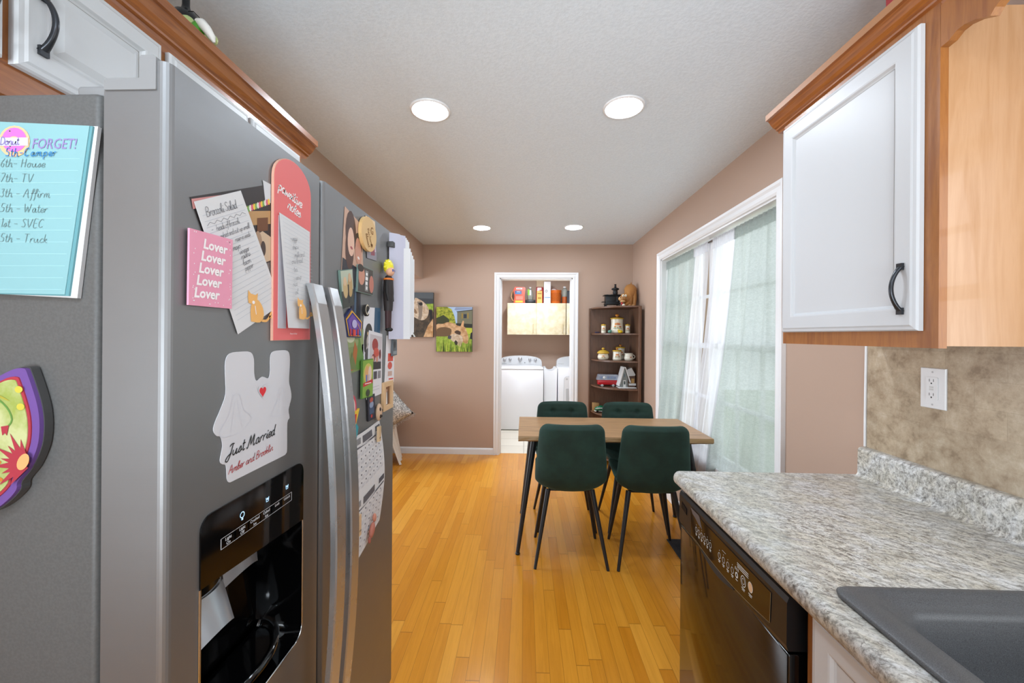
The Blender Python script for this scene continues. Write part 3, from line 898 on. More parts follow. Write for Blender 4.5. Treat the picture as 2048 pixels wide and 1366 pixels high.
# recipe sheet
b = mg(); rc_ = [(0.657, 1.388), (0.775, 1.448), (0.661, 1.634), (0.566, 1.583)]
b.prism(rc_, 0.0025, 0.003, M_PAPER); hq = 0.0034
for k in range(20):
    t = 0.90 - 0.042 * k; p0 = lerp_quad(rc_, 0.06, t); p1 = lerp_quad(rc_, 0.94, t); b.stroke([p0, p1], 0.0006, RULE, hq)
ang = math.atan2(0.051, 0.095)
for (t, s0, s, sz) in ((0.885, 0.12, 'Broccoli Salad', 0.0068), (0.775, 0.12, '- 2 heads of broccoli', 0.0047), (0.715, 0.2, 'washed and cut up small', 0.0045), (0.655, 0.5, 'reserve seeds', 0.0045), (0.60, 0.4, 'mayo', 0.005), (0.555, 0.5, 'vinegar', 0.005), (0.515, 0.5, 'raisins', 0.005), (0.465, 0.5, 'bacon', 0.005), (0.42, 0.5, 'pepper', 0.005)):
    p = lerp_quad(rc_, s0, t); b.script(s, p[0], p[1], sz, PEN2, hq + 0.0003, 0.13, 0.2, ang, 0.86)
zz = [lerp_quad(rc_, 0.08 + 0.84 * k / 12, 0.835 + (0.012 if k % 2 else -0.008)) for k in range(13)]
b.stroke(zz, 0.0007, PEN2, hq + 0.0003)
def cat_print(b, u, v, s, h, flip=1):
    b.flat([(u + x * s * flip, v + y * s) for x, y in smooth_line([(-0.35, -0.5), (0.1, -0.52), (0.3, -0.3), (0.25, 0.0), (0.02, 0.25), (-0.25, 0.25), (-0.38, -0.1), (-0.35, -0.5)])], h, CATO)
    b.flat([(u + x * s * flip, v + y * s) for x, y in [(-0.52, 0.3), (-0.48, 0.12), (-0.2, 0.08), (-0.05, 0.25), (-0.02, 0.5), (-0.14, 0.42), (-0.38, 0.45), (-0.5, 0.56)]], h + 0.0001, CATO)
    b.stroke([(u + x * s * flip, v + y * s) for x, y in smooth_line([(0.2, -0.45), (0.45, -0.45), (0.62, -0.3), (0.72, -0.15), (0.85, -0.28), (0.6, -0.3)])], 0.09 * s, CATO, h)
    b.ell2(u - 0.24 * s * flip, v + 0.16 * s, 0.07 * s, 0.06 * s, h + 0.0002, WPRINT, 10); b.stroke([(u - 0.16 * s, v + 0.05 * s), (u - 0.1 * s, v - 0.25 * s)], 0.03 * s, WPRINT, h + 0.0002)
cat_print(b, 0.706, 1.437, 0.052, hq + 0.0004)
mtag(b, 'recipe_sheet', 'white ruled sheet with a handwritten recipe and orange cat, hung askew on the refrigerator', 'note', 0.66, 1.5)
# pink card
b = mg(); b.prism([(0.553, 1.43), (0.637, 1.430), (0.638, 1.544), (0.554, 1.541)], 0.004, 0.007, LPINK); hq = 0.0074
for k in range(5): b.text('Lover', 0.601 - 0.004 * k, 1.5175 - 0.0187 * k, 0.0205, WPRINT, hq, 'CENTER', 0.15, 0, 0.035, 0.98)
for k in range(36):
    a = random.random(); e = random.random()
    u = 0.557 + 0.077 * a if e > 0.6 else (0.559 + 0.006 * random.random() if e < 0.3 else 0.629 + 0.006 * random.random()); v = 1.434 + 0.103 * random.random() if e <= 0.6 else random.choice((1.4335, 1.4365, 1.5375))
    b.rect(u, u + 0.0012, v, v + 0.0016, hq - 0.0002, WPRINT)
mtag(b, 'lover_card', 'pink card printed with one word five times in white, overlapping the recipe sheet', 'card', 0.595, 1.487)
# coral note pad
b = mg(); c0, c1, ct = 0.745, 0.876, 1.748
o_ = [(c0, 1.376), (c1, 1.376)] + [((c0 + c1) / 2 + 0.0655 * math.cos(a * PI / 14), ct - 0.052 + 0.052 * math.sin(a * PI / 14)) for a in range(15)]
b.prism(o_, 0.001, 0.006, mat('coral_card_edge', '#D9A58F', 0.7)); b.prism([(x * 0.99 + 0.0088, y * 0.995 + 0.0078) for x, y in o_], 0.006, 0.0065, CORAL)
b.script('pawsitive', 0.757, 1.672, 0.0108, WPRINT, 0.007, 0.26, 0.12, -0.14, 0.98); b.script('notes', 0.787, 1.645, 0.0108, WPRINT, 0.007, 0.26, 0.12, -0.14, 0.98)
b.text('Peter & Paul', 0.812, 1.388, 0.005, WPRINT, 0.007)
b.prism([(0.759, 1.400), (0.785, 1.400), (0.785, 1.61), (0.759, 1.622)], 0.0066, 0.0072, mat('grey_shadow_sheet', '#C7C7CF', 0.7))
b.grid(lambda s, t: (0.772 - 0.014 * t + (0.0985 + 0.012 * t) * s, 1.401 + (0.226 - 0.010 * s) * t, 0.0076 + 0.011 * (1 - t) * (1 - s) + 0.001), 6, 10, M_PAPER)
for k in range(21): t = 0.97 - 0.036 * k; b.stroke([(0.778 - 0.012 * t, 1.401 + 0.226 * t), (0.868, 1.401 + 0.216 * t)], 0.0005, RULE, 0.0102 + 0.011 * (1 - t))
for k, s in enumerate(('- eggs', 'chips', 'milk and', 'one bread', 'tea', 'soup', 'rice', 'oil')):
    b.script(s, 0.789 + 0.006 * (k % 3), 1.578 - 0.0155 * k, 0.0056, PEN2, 0.0125 + 0.0011 * k, 0.11, 0.2, 0.25, 0.9)
cat_print(b, 0.823, 1.442, 0.042, 0.021)
mtag(b, 'magnetic_note_pad', 'tall coral arch-topped magnetic note pad reading pawsitive notes', 'note pad', 0.81, 1.56)
# wedding sticker: die-cut white shape with heart and lettering
b = mg()
o_ = smooth_line([(0.636, 1.150), (0.641, 1.142), (0.655, 1.141), (0.72, 1.141), (0.785, 1.141), (0.797, 1.143), (0.801, 1.152), (0.801, 1.205), (0.809, 1.214), (0.805, 1.232), (0.815, 1.256), (0.811, 1.275), (0.806, 1.290), (0.808, 1.320), (0.808, 1.342), (0.800, 1.354), (0.775, 1.356), (0.752, 1.354), (0.745, 1.343), (0.745, 1.318),
                  (0.740, 1.304), (0.722, 1.309), (0.706, 1.303), (0.700, 1.318), (0.699, 1.343), (0.690, 1.356), (0.665, 1.358), (0.640, 1.356), (0.631, 1.343), (0.631, 1.318), (0.632, 1.290), (0.622, 1.268), (0.610, 1.248), (0.607, 1.236), (0.614, 1.226), (0.622, 1.222), (0.626, 1.206), (0.621, 1.185), (0.626, 1.177), (0.634, 1.172), (0.636, 1.150)], 3)
b.prism(o_[:-1], 0.0005, 0.0015, mat('sticker_white', '#D2D2D6', 0.4))
HR = mat('heart_red', '#D8202C', 0.4)
def heart(b, u, v, s, h, m):
    b.flat([(u + s * 0.0625 * 16 * math.sin(t) ** 3 * 0.9, v + s * 0.0625 * (13 * math.cos(t) - 5 * math.cos(2 * t) - 2 * math.cos(3 * t) - math.cos(4 * t))) for t in [2 * PI * k / 30 for k in range(30)]], h, m)
heart(b, 0.7225, 1.283, 0.0145, 0.0022, mat('heart_line', '#C8C8CE', 0.5)); heart(b, 0.7225, 1.283, 0.0138, 0.0024, mat('sticker_white', None)); heart(b, 0.7225, 1.2815, 0.0105, 0.0026, HR)
DK = mat('script_black', '#1E2222', 0.5); RD = mat('script_red', '#B4282E', 0.5)
b.script('Just Married', 0.6325, 1.184, 0.0098, DK, 0.0024, 0.20, 0.35, 0.06, 1.13); b.script('Amber and Brooklin', 0.638, 1.156, 0.0066, RD, 0.0024, 0.17, 0.35, 0.06, 1.03)
GL = mat('sticker_grey_line', '#CFCFD6', 0.5)
for (u, s) in ((0.655, 1.0), (0.778, 0.8)):      # plain white gowns on the sticker, no figures
    b.stroke([(u + x * s, 1.255 + y * s) for x, y in smooth_line([(-0.008, 0.03), (-0.016, 0.0), (-0.036, -0.024), (-0.03, -0.034), (-0.012, -0.036), (0.01, -0.036), (0.034, -0.022), (0.036, -0.012), (0.018, 0.002), (0.008, 0.03), (-0.008, 0.03)])], 0.0008, GL, 0.002)
    b.stroke([(u + x * s, 1.255 + y * s) for x, y in [(-0.003, 0.02), (-0.012, -0.03)]], 0.0006, GL, 0.002); b.stroke([(u + x * s, 1.255 + y * s) for x, y in [(0.003, 0.02), (0.014, -0.028)]], 0.0006, GL, 0.002)
mtag(b, 'wedding_magnet', 'white die-cut wedding magnet with red heart and Just Married lettering', 'magnet', 0.71, 1.25)

# --- photographs and magnets on the right door
def pic(name, label, cat, quad, basec, shapes, h0=0.0008, h1=0.002, edge=None, group=None):
    """flat rectangular print; shapes in 0-1 coordinates of the quad: ('e', s, t, rs, rt, colour) / ('q', s0, s1, t0, t1, colour)"""
    b = mg(); b.prism(quad, h0, h1, flat(edge) if edge else flat(basec, 0.45)); 
    if edge: b.flat([lerp_quad(quad, s, t) for s, t in ((0.02, 0.02), (0.98, 0.02), (0.98, 0.98), (0.02, 0.98))], h1 + 0.0002, flat(basec, 0.45))
    h = h1 + 0.0004
    for sh in shapes:
        if sh[0] == 'e':
            _, s, t, rs, rt, c = sh
            b.flat([lerp_quad(quad, s + rs * math.cos(a * PI / 8), t + rt * math.sin(a * PI / 8)) for a in range(16)], h, flat(c, 0.45))
        elif sh[0] == 'q':
            _, s0, s1, t0, t1, c = sh
            b.flat([lerp_quad(quad, s, t) for s, t in ((s0, t0), (s1, t0), (s1, t1), (s0, t1))], h, flat(c, 0.45))
        elif sh[0] == 'p':
            b.flat([lerp_quad(quad, s, t) for s, t in sh[1]], h, flat(sh[2], 0.45))
        h += 0.00006
    u = sum(p[0] for p in quad) / 4; v = sum(p[1] for p in quad) / 4
    return mtag(b, name, label, cat, u, v, group)
SK = '#E3B9A2'; SK2 = '#C98F78'
pic('photograph', 'couple photograph tucked under the round wooden magnet', 'photo', [(1.035, 1.535), (1.185, 1.515), (1.165, 1.715), (1.055, 1.735)], '#C9A28C',
    [('q', 0, 1, 0, 0.3, '#2A2A34'), ('e', 0.35, 0.75, 0.28, 0.28, '#4A2A20'), ('e', 0.3, 0.5, 0.2, 0.3, '#4E2E24'), ('e', 0.36, 0.6, 0.17, 0.2, SK), ('e', 0.75, 0.66, 0.2, 0.16, '#2E2220'), ('e', 0.74, 0.55, 0.17, 0.2, SK2), ('q', 0.3, 0.4, 0, 0.2, '#8FB4C8'), ('e', 0.38, 0.52, 0.06, 0.02, '#A8484C'), ('e', 0.74, 0.46, 0.06, 0.02, '#F0E4DC')])
pic('photo_magnet', 'dark lower strip of a photograph below the couple picture', 'magnet', [(1.095, 1.43), (1.16, 1.43), (1.16, 1.52), (1.10, 1.53)], '#23283A', [('q', 0.3, 0.5, 0.2, 1, '#3E5A74'), ('q', 0.6, 0.8, 0.0, 0.9, '#15161C')])
b = mg()
b.prism([(1.195 + 0.058 * math.cos(a * PI / 16), 1.695 + 0.052 * math.sin(a * PI / 16)) for a in range(32)], 0.003, 0.013, mat('pale_wood_disc', '#DDB77C', 0.5))
BR = mat('burnt_letter', '#8A5A22', 0.7)
b.script('G', 1.20, 1.70, 0.02, BR, 0.0135, 0.18) if 'G' in GLYPH else b.text('G', 1.215, 1.700, 0.032, BR, 0.0135, bold=0.01)
b.script('blessed', 1.165, 1.69, 0.008, BR, 0.0135, 0.16, 0.3, -1.0, 0.9); b.script('this home', 1.178, 1.71, 0.008, BR, 0.0135, 0.16, 0.3, -1.0, 0.9); heart(b, 1.215, 1.665, 0.008, 0.0135, BR)
mtag(b, 'wooden_magnet', 'round pale wooden magnet with burnt lettering at the door top', 'magnet', 1.195, 1.695)
pic('photo_magnet', 'narrow picture magnet right of the round wooden magnet', 'magnet', [(1.205, 1.625), (1.285, 1.63), (1.268, 1.755), (1.19, 1.752)], '#C8B8C4',
    [('q', 0, 1, 0.8, 1, '#E6C9A2'), ('q', 0.15, 1, 0.5, 0.72, '#EDEDF0'), ('q', 0, 1, 0, 0.22, '#8C8894'), ('p', [(0.4, 0.1), (0.8, 0.12), (0.85, 0.48), (0.45, 0.48)], '#8E3A4C'), ('e', 0.5, 0.9, 0.15, 0.08, '#7A5A3A')], edge='#3A3A3C')
pic('photo_magnet', 'small glass magnet with two standing figures in dark coats', 'magnet', [(1.035, 1.456), (1.105, 1.472), (1.092, 1.572), (1.018, 1.556)], '#B9C2AE',
    [('q', 0, 1, 0, 0.45, '#3A3F3C'), ('e', 0.32, 0.5, 0.2, 0.25, '#C9AE7C'), ('e', 0.72, 0.55, 0.2, 0.3, '#B89C6A'), ('q', 0.5, 0.6, 0.1, 0.6, '#23262A'), ('e', 0.3, 0.7, 0.13, 0.12, '#D8B894'), ('e', 0.7, 0.78, 0.12, 0.12, '#D0AE8A')], 0.001, 0.007, '#6E8A80')
pic('photo_magnet', 'square glass magnet with two faces and white words between', 'magnet', [(1.123, 1.512), (1.240, 1.512), (1.240, 1.592), (1.131, 1.592)], '#46423E',
    [('e', 0.22, 0.62, 0.2, 0.34, SK2), ('e', 0.88, 0.42, 0.16, 0.34, '#C07A6A'), ('q', 0.44, 0.64, 0.1, 0.88, '#8A8A88'), ('q', 0.48, 0.60, 0.70, 0.8, '#ECECEC'), ('q', 0.46, 0.62, 0.52, 0.64, '#ECECEC'), ('q', 0.47, 0.6, 0.34, 0.46, '#ECECEC'), ('q', 0.5, 0.6, 0.16, 0.28, '#ECECEC'), ('e', 0.12, 0.9, 0.2, 0.14, '#2A1E1A')], 0.001, 0.008, '#7A928A')
# painted house magnet
b = mg(); hs = [(1.064, 1.381), (1.152, 1.379), (1.162, 1.424), (1.084, 1.461), (1.043, 1.432)]
b.prism(hs, 0.001, 0.008, mat('house_navy', '#2E3460', 0.4)); hcx, hcy = 1.103, 1.412
def hsc(k): return [(hcx + (x - hcx) * k, hcy + (y - hcy) * k) for x, y in hs]
for k, c in ((0.9, '#E0A63A'), (0.8, '#3A3F8C'), (0.68, '#6E4AA0')): b.flat(hsc(k), 0.0085 + (1 - k) * 0.003, flat(c))
for k in range(5): b.rect(1.072 + 0.016 * k, 1.080 + 0.016 * k, 1.384, 1.404, 0.0105, flat(['#C23A3A', '#A8323A', '#3E62B8', '#C23A3A', '#4A8AC8'][k]))
b.ell2(1.10, 1.418, 0.016, 0.012, 0.0108, flat('#B8B0D8')); b.rect(1.092, 1.108, 1.384, 1.402, 0.0109, flat('#D8443A')); b.stroke([(1.055, 1.432), (1.086, 1.452), (1.148, 1.424)], 0.003, flat('#E8B23C'), 0.011); b.stroke([(1.12, 1.42), (1.145, 1.395)], 0.002, flat('#E8B23C'), 0.011)
mtag(b, 'house_magnet', 'colourful house-shaped magnet in navy, red and yellow', 'magnet', 1.10, 1.42)
b = mg(); b.prism([(1.19 + 0.014 * math.cos(a * PI / 10), 1.462 + 0.018 * math.sin(a * PI / 10)) for a in range(2, 19)] + [(1.178, 1.452), (1.196, 1.46), (1.205, 1.47)], 0.004, 0.012, flat('#2A2724')); b.stroke([(1.187 + 0.012 * math.cos(a * PI / 10), 1.464 + 0.014 * math.sin(a * PI / 10)) for a in range(3, 19)], 0.004, flat('#D9CDB4'), 0.0125)
mtag(b, 'animal_magnet', 'tiny black and cream animal magnet above the dog drawing', 'magnet', 1.19, 1.462)
pic('dog_drawing', 'white sheet with a drawing of a long-eared dark dog', 'drawing', [(1.165, 1.30), (1.31, 1.235), (1.322, 1.478), (1.190, 1.472)], '#E4E4E8',
    [('q', 0.62, 1, 0.62, 1, '#3E5E78'), ('q', 0.82, 1, 0.62, 0.95, '#24506E'), ('e', 0.32, 0.56, 0.22, 0.18, '#3A3634'), ('e', 0.16, 0.44, 0.08, 0.2, '#2A2624'), ('e', 0.5, 0.44, 0.08, 0.2, '#2A2624'), ('e', 0.33, 0.44, 0.12, 0.12, '#B7AEA8'), ('e', 0.26, 0.57, 0.03, 0.03, '#E4C89A'), ('e', 0.42, 0.57, 0.03, 0.03, '#E4C89A'), ('e', 0.33, 0.2, 0.16, 0.14, '#4A4542'), ('e', 0.33, 0.40, 0.04, 0.03, '#151313')])
pic('landscape_postcard', 'green and ochre mountain postcard behind the door handle', 'postcard', [(1.087, 1.278), (1.185, 1.285), (1.182, 1.405), (1.05, 1.395)], '#7E8F5A',
    [('q', 0, 1, 0.62, 1, '#8FA06A'), ('p', [(0.1, 0.05), (0.5, 0.75), (0.9, 0.1)], '#B0672E'), ('p', [(0.4, 0.05), (0.75, 0.85), (1, 0.3), (1, 0.0)], '#5E8A3C'), ('p', [(0, 0.1), (0.3, 0.5), (0.5, 0.05)], '#6E7E4A'), ('e', 0.3, 0.82, 0.2, 0.1, '#C9CDB0')])
pic('family_photo_collage', 'white card with a red and white group photo and three small portraits', 'photo', [(1.205, 1.187), (1.333, 1.187), (1.337, 1.39), (1.222, 1.402)], '#E2E0E4',
    [('q', 0.08, 0.95, 0.42, 0.95, '#C7BFC2'), ('e', 0.45, 0.8, 0.22, 0.10, '#A03A34'), ('e', 0.55, 0.68, 0.2, 0.08, '#C8503E'), ('e', 0.35, 0.6, 0.12, 0.06, '#8C2C2E'), ('q', 0.1, 0.9, 0.42, 0.54, '#2A2426'), ('e', 0.3, 0.58, 0.08, 0.05, SK), ('e', 0.6, 0.58, 0.08, 0.05, SK2), ('e', 0.82, 0.66, 0.07, 0.08, '#6E2426'), ('q', 0.1, 0.3, 0.27, 0.39, '#6E3434'), ('q', 0.4, 0.62, 0.27, 0.39, '#45404A'), ('q', 0.7, 0.9, 0.27, 0.39, '#8A8488'), ('q', 0.2, 0.8, 0.15, 0.155, '#A8A8AE'), ('q', 0.2, 0.8, 0.1, 0.105, '#A8A8AE')], 0.003, 0.004)
pic('storybook_magnet', 'small green magnet with figures and a red banner', 'magnet', [(1.155, 1.197), (1.236, 1.194), (1.240, 1.312), (1.157, 1.312)], '#7FA83A',
    [('e', 0.5, 0.62, 0.42, 0.28, '#C9C05A'), ('e', 0.4, 0.62, 0.2, 0.22, '#D8A46A'), ('e', 0.66, 0.6, 0.16, 0.22, '#E0C8B8'), ('q', 0.3, 0.42, 0.42, 0.6, '#4A6EB0'), ('q', 0.5, 0.62, 0.42, 0.6, '#B8B0C8'), ('e', 0.5, 0.12, 0.2, 0.1, '#2C3A22'), ('p', [(0.06, 0.30), (0.94, 0.36), (0.94, 0.46), (0.06, 0.40)], '#C8202E'), ('q', 0.2, 0.8, 0.36, 0.385, '#F0E8E0')], 0.005, 0.011, '#4E7A2E')
b = mg(); WF = mat('pale_wood_frame', '#D8B488', 0.5); FQ = (1.336, 1.430, 1.124, 1.222)
for (a0, a1, c0_, c1_) in ((FQ[0], FQ[1], FQ[2], FQ[2] + 0.016), (FQ[0], FQ[1], FQ[3] - 0.016, FQ[3]), (FQ[0], FQ[0] + 0.018, FQ[2] + 0.016, FQ[3] - 0.016), (FQ[1] - 0.018, FQ[1], FQ[2] + 0.016, FQ[3] - 0.016)):
    b.prism([(a0, c0_), (a1, c0_), (a1, c1_), (a0, c1_)], 0.001, 0.012, WF)
b.rect(1.35, 1.416, 1.138, 1.208, 0.004, flat('#8A6242')); b.flat([(1.375, 1.142), (1.39, 1.142), (1.386, 1.185), (1.379, 1.185)], 0.0045, flat('#E8E0D8')); b.ell2(1.382, 1.19, 0.004, 0.006, 0.0048, flat(SK)); b.rect(1.391, 1.397, 1.142, 1.188, 0.0046, flat('#33302E'))
mtag(b, 'picture_frame', 'tiny pale wood picture frame magnet at the door edge', 'picture frame', 1.38, 1.17)
pic('robot_magnet', 'narrow dark blue and red picture magnet below the photo collage', 'magnet', [(1.216, 1.117), (1.273, 1.117), (1.266, 1.197), (1.207, 1.194)], '#23283E',
    [('e', 0.5, 0.62, 0.28, 0.14, '#8A98B4'), ('q', 0.2, 0.8, 0.25, 0.5, '#3E5474'), ('e', 0.5, 0.82, 0.24, 0.1, '#B04A3A'), ('e', 0.45, 0.16, 0.12, 0.07, '#C83A34')], 0.002, 0.006, '#15161C')
b = mg(); b.F = Ff; b.ball((1.293, 1.132, 0.010), (0.020, 0.029, 0.009), mat('cookie_tan', '#C9A98C', 0.6)); 
for (u, v, r) in ((1.287, 1.142, 0.006), (1.303, 1.136, 0.005), (1.290, 1.120, 0.007), (1.30, 1.118, 0.004)): b.ball((u, v, 0.0165), (r, r * 1.2, 0.003), flat('#2A211C'), seg=10)
mtag(b, 'face_magnet', 'round tan magnet with dark spots above the calendar', 'magnet', 1.293, 1.132)
# paper calendar sheets
b = mg(); INK = mat('calendar_ink', '#55555C', 0.7); INK2 = mat('calendar_ink_light', '#B4B4BC', 0.7)
def cal_pt(s, t):   # s across, t up; slight wave
    u0 = 1.120 + 0.006 * t; u1 = 1.352 - 0.022 * abs(t - 0.45) ** 1.5 * 3
    v = 0.738 + 0.357 * t + 0.006 * (s - 0.5) + (0.03 * (s - 0.5) * (1 - t))
    return (u0 + (u1 - u0) * s, v, 0.002 + 0.010 * s * math.sin(t * PI) + 0.002 * math.sin(s * 5))
b.grid(cal_pt, 10, 14, M_PAPER)
def cal_q(s0, s1, t0, t1, m):
    n = 3; P_ = [cal_pt(s0 + (s1 - s0) * i / n, t0) for i in range(n + 1)] + [cal_pt(s1 + (s0 - s1) * i / n, t1) for i in range(n + 1)]
    b.add([(p[0], p[1], p[2] + 0.0008) for p in P_], [list(range(len(P_)))], m)
for (t1, t0) in ((0.97, 0.52), (0.46, 0.05)):
    cal_q(0.02, 0.18, t1 - 0.05, t1, flat('#8A8A8C')); cal_q(0.25, 0.62, t1 - 0.06, t1, flat('#5E5E64')); cal_q(0.78, 0.97, t1 - 0.05, t1, INK)
    cal_q(0.03, 0.97, t1 - 0.085, t1 - 0.07, INK)
    for r in range(5):
        for c in range(7):
            s = 0.05 + 0.132 * c; t = t1 - 0.12 - 0.066 * r
            if t > t0:
                cal_q(s, s + 0.025, t, t + 0.012, INK); cal_q(s + 0.03, s + 0.11, t - 0.012, t - 0.009, INK2); cal_q(s, s + 0.1, t - 0.024, t - 0.021, INK2); cal_q(s, s + 0.09, t - 0.034, t - 0.031, INK2)
mtag(b, 'wall_calendar', 'long white printed calendar sheet hanging low on the refrigerator door', 'calendar', 1.23, 0.92)
for (u, v, c, l, w_, hh_, r) in ((1.285, 1.062, '#CDB08A', 'small pale wooden clip at the calendar top', 0.009, 0.024, 0.0), (1.132, 0.835, '#D6B48C', 'small pale wooden clip at the calendar left edge', 0.007, 0.03, 0.0)):
    b = mg(); b.prism([(u + x, v + y) for x, y in ((-w_, -hh_), (w_, -hh_), (w_, hh_), (-w_, hh_))], 0.010, 0.018, flat(c)); b.prism([(u - w_ * 0.8, v - hh_ * 0.6), (u + w_ * 0.8, v - hh_ * 0.6), (u + w_ * 0.8, v - hh_ * 0.45), (u - w_ * 0.8, v - hh_ * 0.45)], 0.018, 0.0186, flat('#8A7A62'))
    b.prism([(u - w_ * 0.5, v - 0.004), (u + w_ * 0.5, v - 0.004), (u + w_ * 0.5, v + 0.004), (u - w_ * 0.5, v + 0.004)], 0.0, 0.010, flat('#7A7A7A'))
    mtag(b, 'clothes_peg', l, 'clip', u, v)
b = mg()
b.F = Ff
b.ball((1.225, 0.775, 0.016), (0.013, 0.024, 0.008), flat('#B06A58'), rot=Matrix.Rotation(-0.5, 3, 'Z')); b.ball((1.245, 0.805, 0.016), (0.008, 0.014, 0.006), flat('#C07E68')); b.ball((1.21, 0.752, 0.014), (0.006, 0.012, 0.005), flat('#9C5A4C')); b.tube([(1.225, 0.78, 0.0), (1.225, 0.78, 0.014)], 0.006, flat('#7A7A7A'))
mtag(b, 'figurine_magnet', 'little reddish figure magnet at the calendar bottom', 'magnet', 1.225, 0.775)
b = mg()
for k, c in enumerate(('#C84A5C', '#E8D0C8', '#6E6AB0')):
    b.prism([(1.098 + (0.030 - 0.006 * k) * math.cos(a * PI / 12), 1.178 + (0.04 - 0.008 * k) * math.sin(a * PI / 12)) for a in range(-3, 13)] + [(1.098 + (0.024 - 0.006 * k) * math.cos(a * PI / 12), 1.178 + (0.032 - 0.008 * k) * math.sin(a * PI / 12)) for a in range(12, -4, -1)], 0.001, 0.006 - 0.001 * k, flat(c))
b.prism([(1.095, 1.165), (1.145, 1.172), (1.12, 1.130)], 0.002, 0.008, flat('#E8C23A')); b.prism([(1.10, 1.16), (1.122, 1.160), (1.118, 1.134)], 0.008, 0.009, flat('#D23A34')); b.prism([(1.10, 1.125), (1.122, 1.135), (1.140, 1.118), (1.13, 1.09), (1.11, 1.085)], 0.001, 0.007, flat('#2E9AA8'))
mtag(b, 'rainbow_magnet', 'rainbow magnet with yellow, red and teal shapes peeking past the handle', 'magnet', 1.11, 1.15)
pic('flyer', 'white and red folded flyer on the far door edge', 'flyer', [(1.366, 1.218), (1.466, 1.212), (1.468, 1.385), (1.385, 1.385)], '#E6E2E4',
    [('q', 0.25, 0.85, 0.45, 0.62, '#D8503E'), ('e', 0.5, 0.36, 0.25, 0.08, '#D45848'), ('q', 0.3, 0.75, 0.14, 0.24, '#C9A89A'), ('q', 0.4, 0.9, 0.06, 0.09, '#D8463E')], 0.001, 0.002)
b = mg(); b.prism([(1.425, 1.31), (1.475, 1.312), (1.473, 1.37), (1.43, 1.372)], 0.004, 0.010, flat('#5E666C')); b.ell2(1.45, 1.352, 0.012, 0.013, 0.0104, flat('#3A3E42')); b.rect(1.43, 1.47, 1.316, 1.328, 0.0104, flat('#8A9498'))
mtag(b, 'badge_magnet', 'dark grey badge magnet holding the flyer', 'magnet', 1.45, 1.34)
# figure keychain
t = thing('keychain_figure', 'small figure with spiky yellow hair and dark clothes hanging by the papers', 'toy figure', (FX + 0.02, 1.348, 1.47))
F_ = Matrix.Translation((0, 0, 0))
b = MB(); YH = mat('yellow_hair', '#E8DC2E', 0.4)
b.ball((0, 0, 0.150), (0.017, 0.020, 0.024), YH)
for k in range(9):
    a = k * 0.7 + 0.3; d_ = Vector((0.3 * math.cos(a), math.cos(a), 0.45 + math.sin(a))).normalized(); b.tube([Vector((0, 0, 0.152)) + d_ * 0.010, Vector((0, 0, 0.152)) + d_ * 0.020, Vector((0, 0, 0.152)) + d_ * 0.026], [0.010, 0.007, 0.002], YH, 8)
b.build('hair', t)
b = MB(); b.ball((0.006, -0.003, 0.136), (0.015, 0.017, 0.017), mat('toy_skin', '#E0AE8E', 0.4)); b.ball((0.0185, -0.01, 0.138), (0.003, 0.004, 0.005), flat('#3E5AA0'), seg=8); b.ball((0.0185, 0.004, 0.138), (0.003, 0.004, 0.005), flat('#3E5AA0'), seg=8)
b.build('head', t)
b = MB(); b.tube([(0, 0, 0.120), (0, 0, 0.105), (0, 0, 0.06), (0, 0, 0.0)], [0.010, 0.016, 0.018, 0.014], flat('#2A2220')); b.tube([(0.0, 0, 0.112), (0.0, 0, 0.106)], [0.0175, 0.0175], flat('#E07A2A'))
for s in (-1, 1): b.tube([(0, s * 0.016, 0.10), (0.004, s * 0.026, 0.06), (0.008, s * 0.02, 0.035)], [0.006, 0.005, 0.005], flat('#1E1A1A')); b.tube([(0, s * 0.007, 0.0), (0, s * 0.008, -0.06)], [0.009, 0.007], flat('#3A1E20')); b.ball((0.003, s * 0.008, -0.064), (0.011, 0.008, 0.007), flat('#151414'), seg=10)
b.build('clothed_body', t)
# thick bundle of papers clipped at the far door edge, curling outward
t = thing('mail_bundle', 'thick bundle of white papers sticking out from the far edge of the refrigerator door', 'papers', (FX + 0.004, 1.41, 1.40))
VI = mat('pale_lilac_paper', '#BFBFD0', 0.6)
def sheetfan(o0, y0, x1, y1, z0, z1, m, bow, name):
    b = P(t)
    b.grid(lambda s, tt: (FX + o0 + (x1 - FX - o0) * s + bow * math.sin(PI * s), y0 + (y1 - y0) * s + 0.6 * bow * math.sin(PI * tt), z0 + (z1 - z0) * tt + 0.01 * s * math.sin(3 * tt)), 6, 8, m)
    b.build(name, t)
random.seed(3)
for k in range(8):
    sheetfan(0.006 + 0.001 * k, 1.392 + 0.004 * k, -0.455 + 0.003 * k, 1.425 + 0.006 * k, 1.372 + 0.012 * (k % 3), 1.752 - 0.006 * (k % 4), VI if k < 5 else M_PAPER, 0.003 + 0.001 * (k % 2), 'sheet')
for k in range(4):
    sheetfan(0.01 + 0.002 * k, 1.43 + 0.006 * k, -0.424 + 0.003 * k, 1.452 + 0.006 * k, 1.372 + 0.008 * k, 1.706 - 0.012 * k, M_PAPER, 0.002, 'sheet')
b = P(t); b.box(FX + 0.0005, FX + 0.022, 1.386, 1.45, 1.70, 1.72, M_GASK, 0.002); b.build('magnet_clip', t)
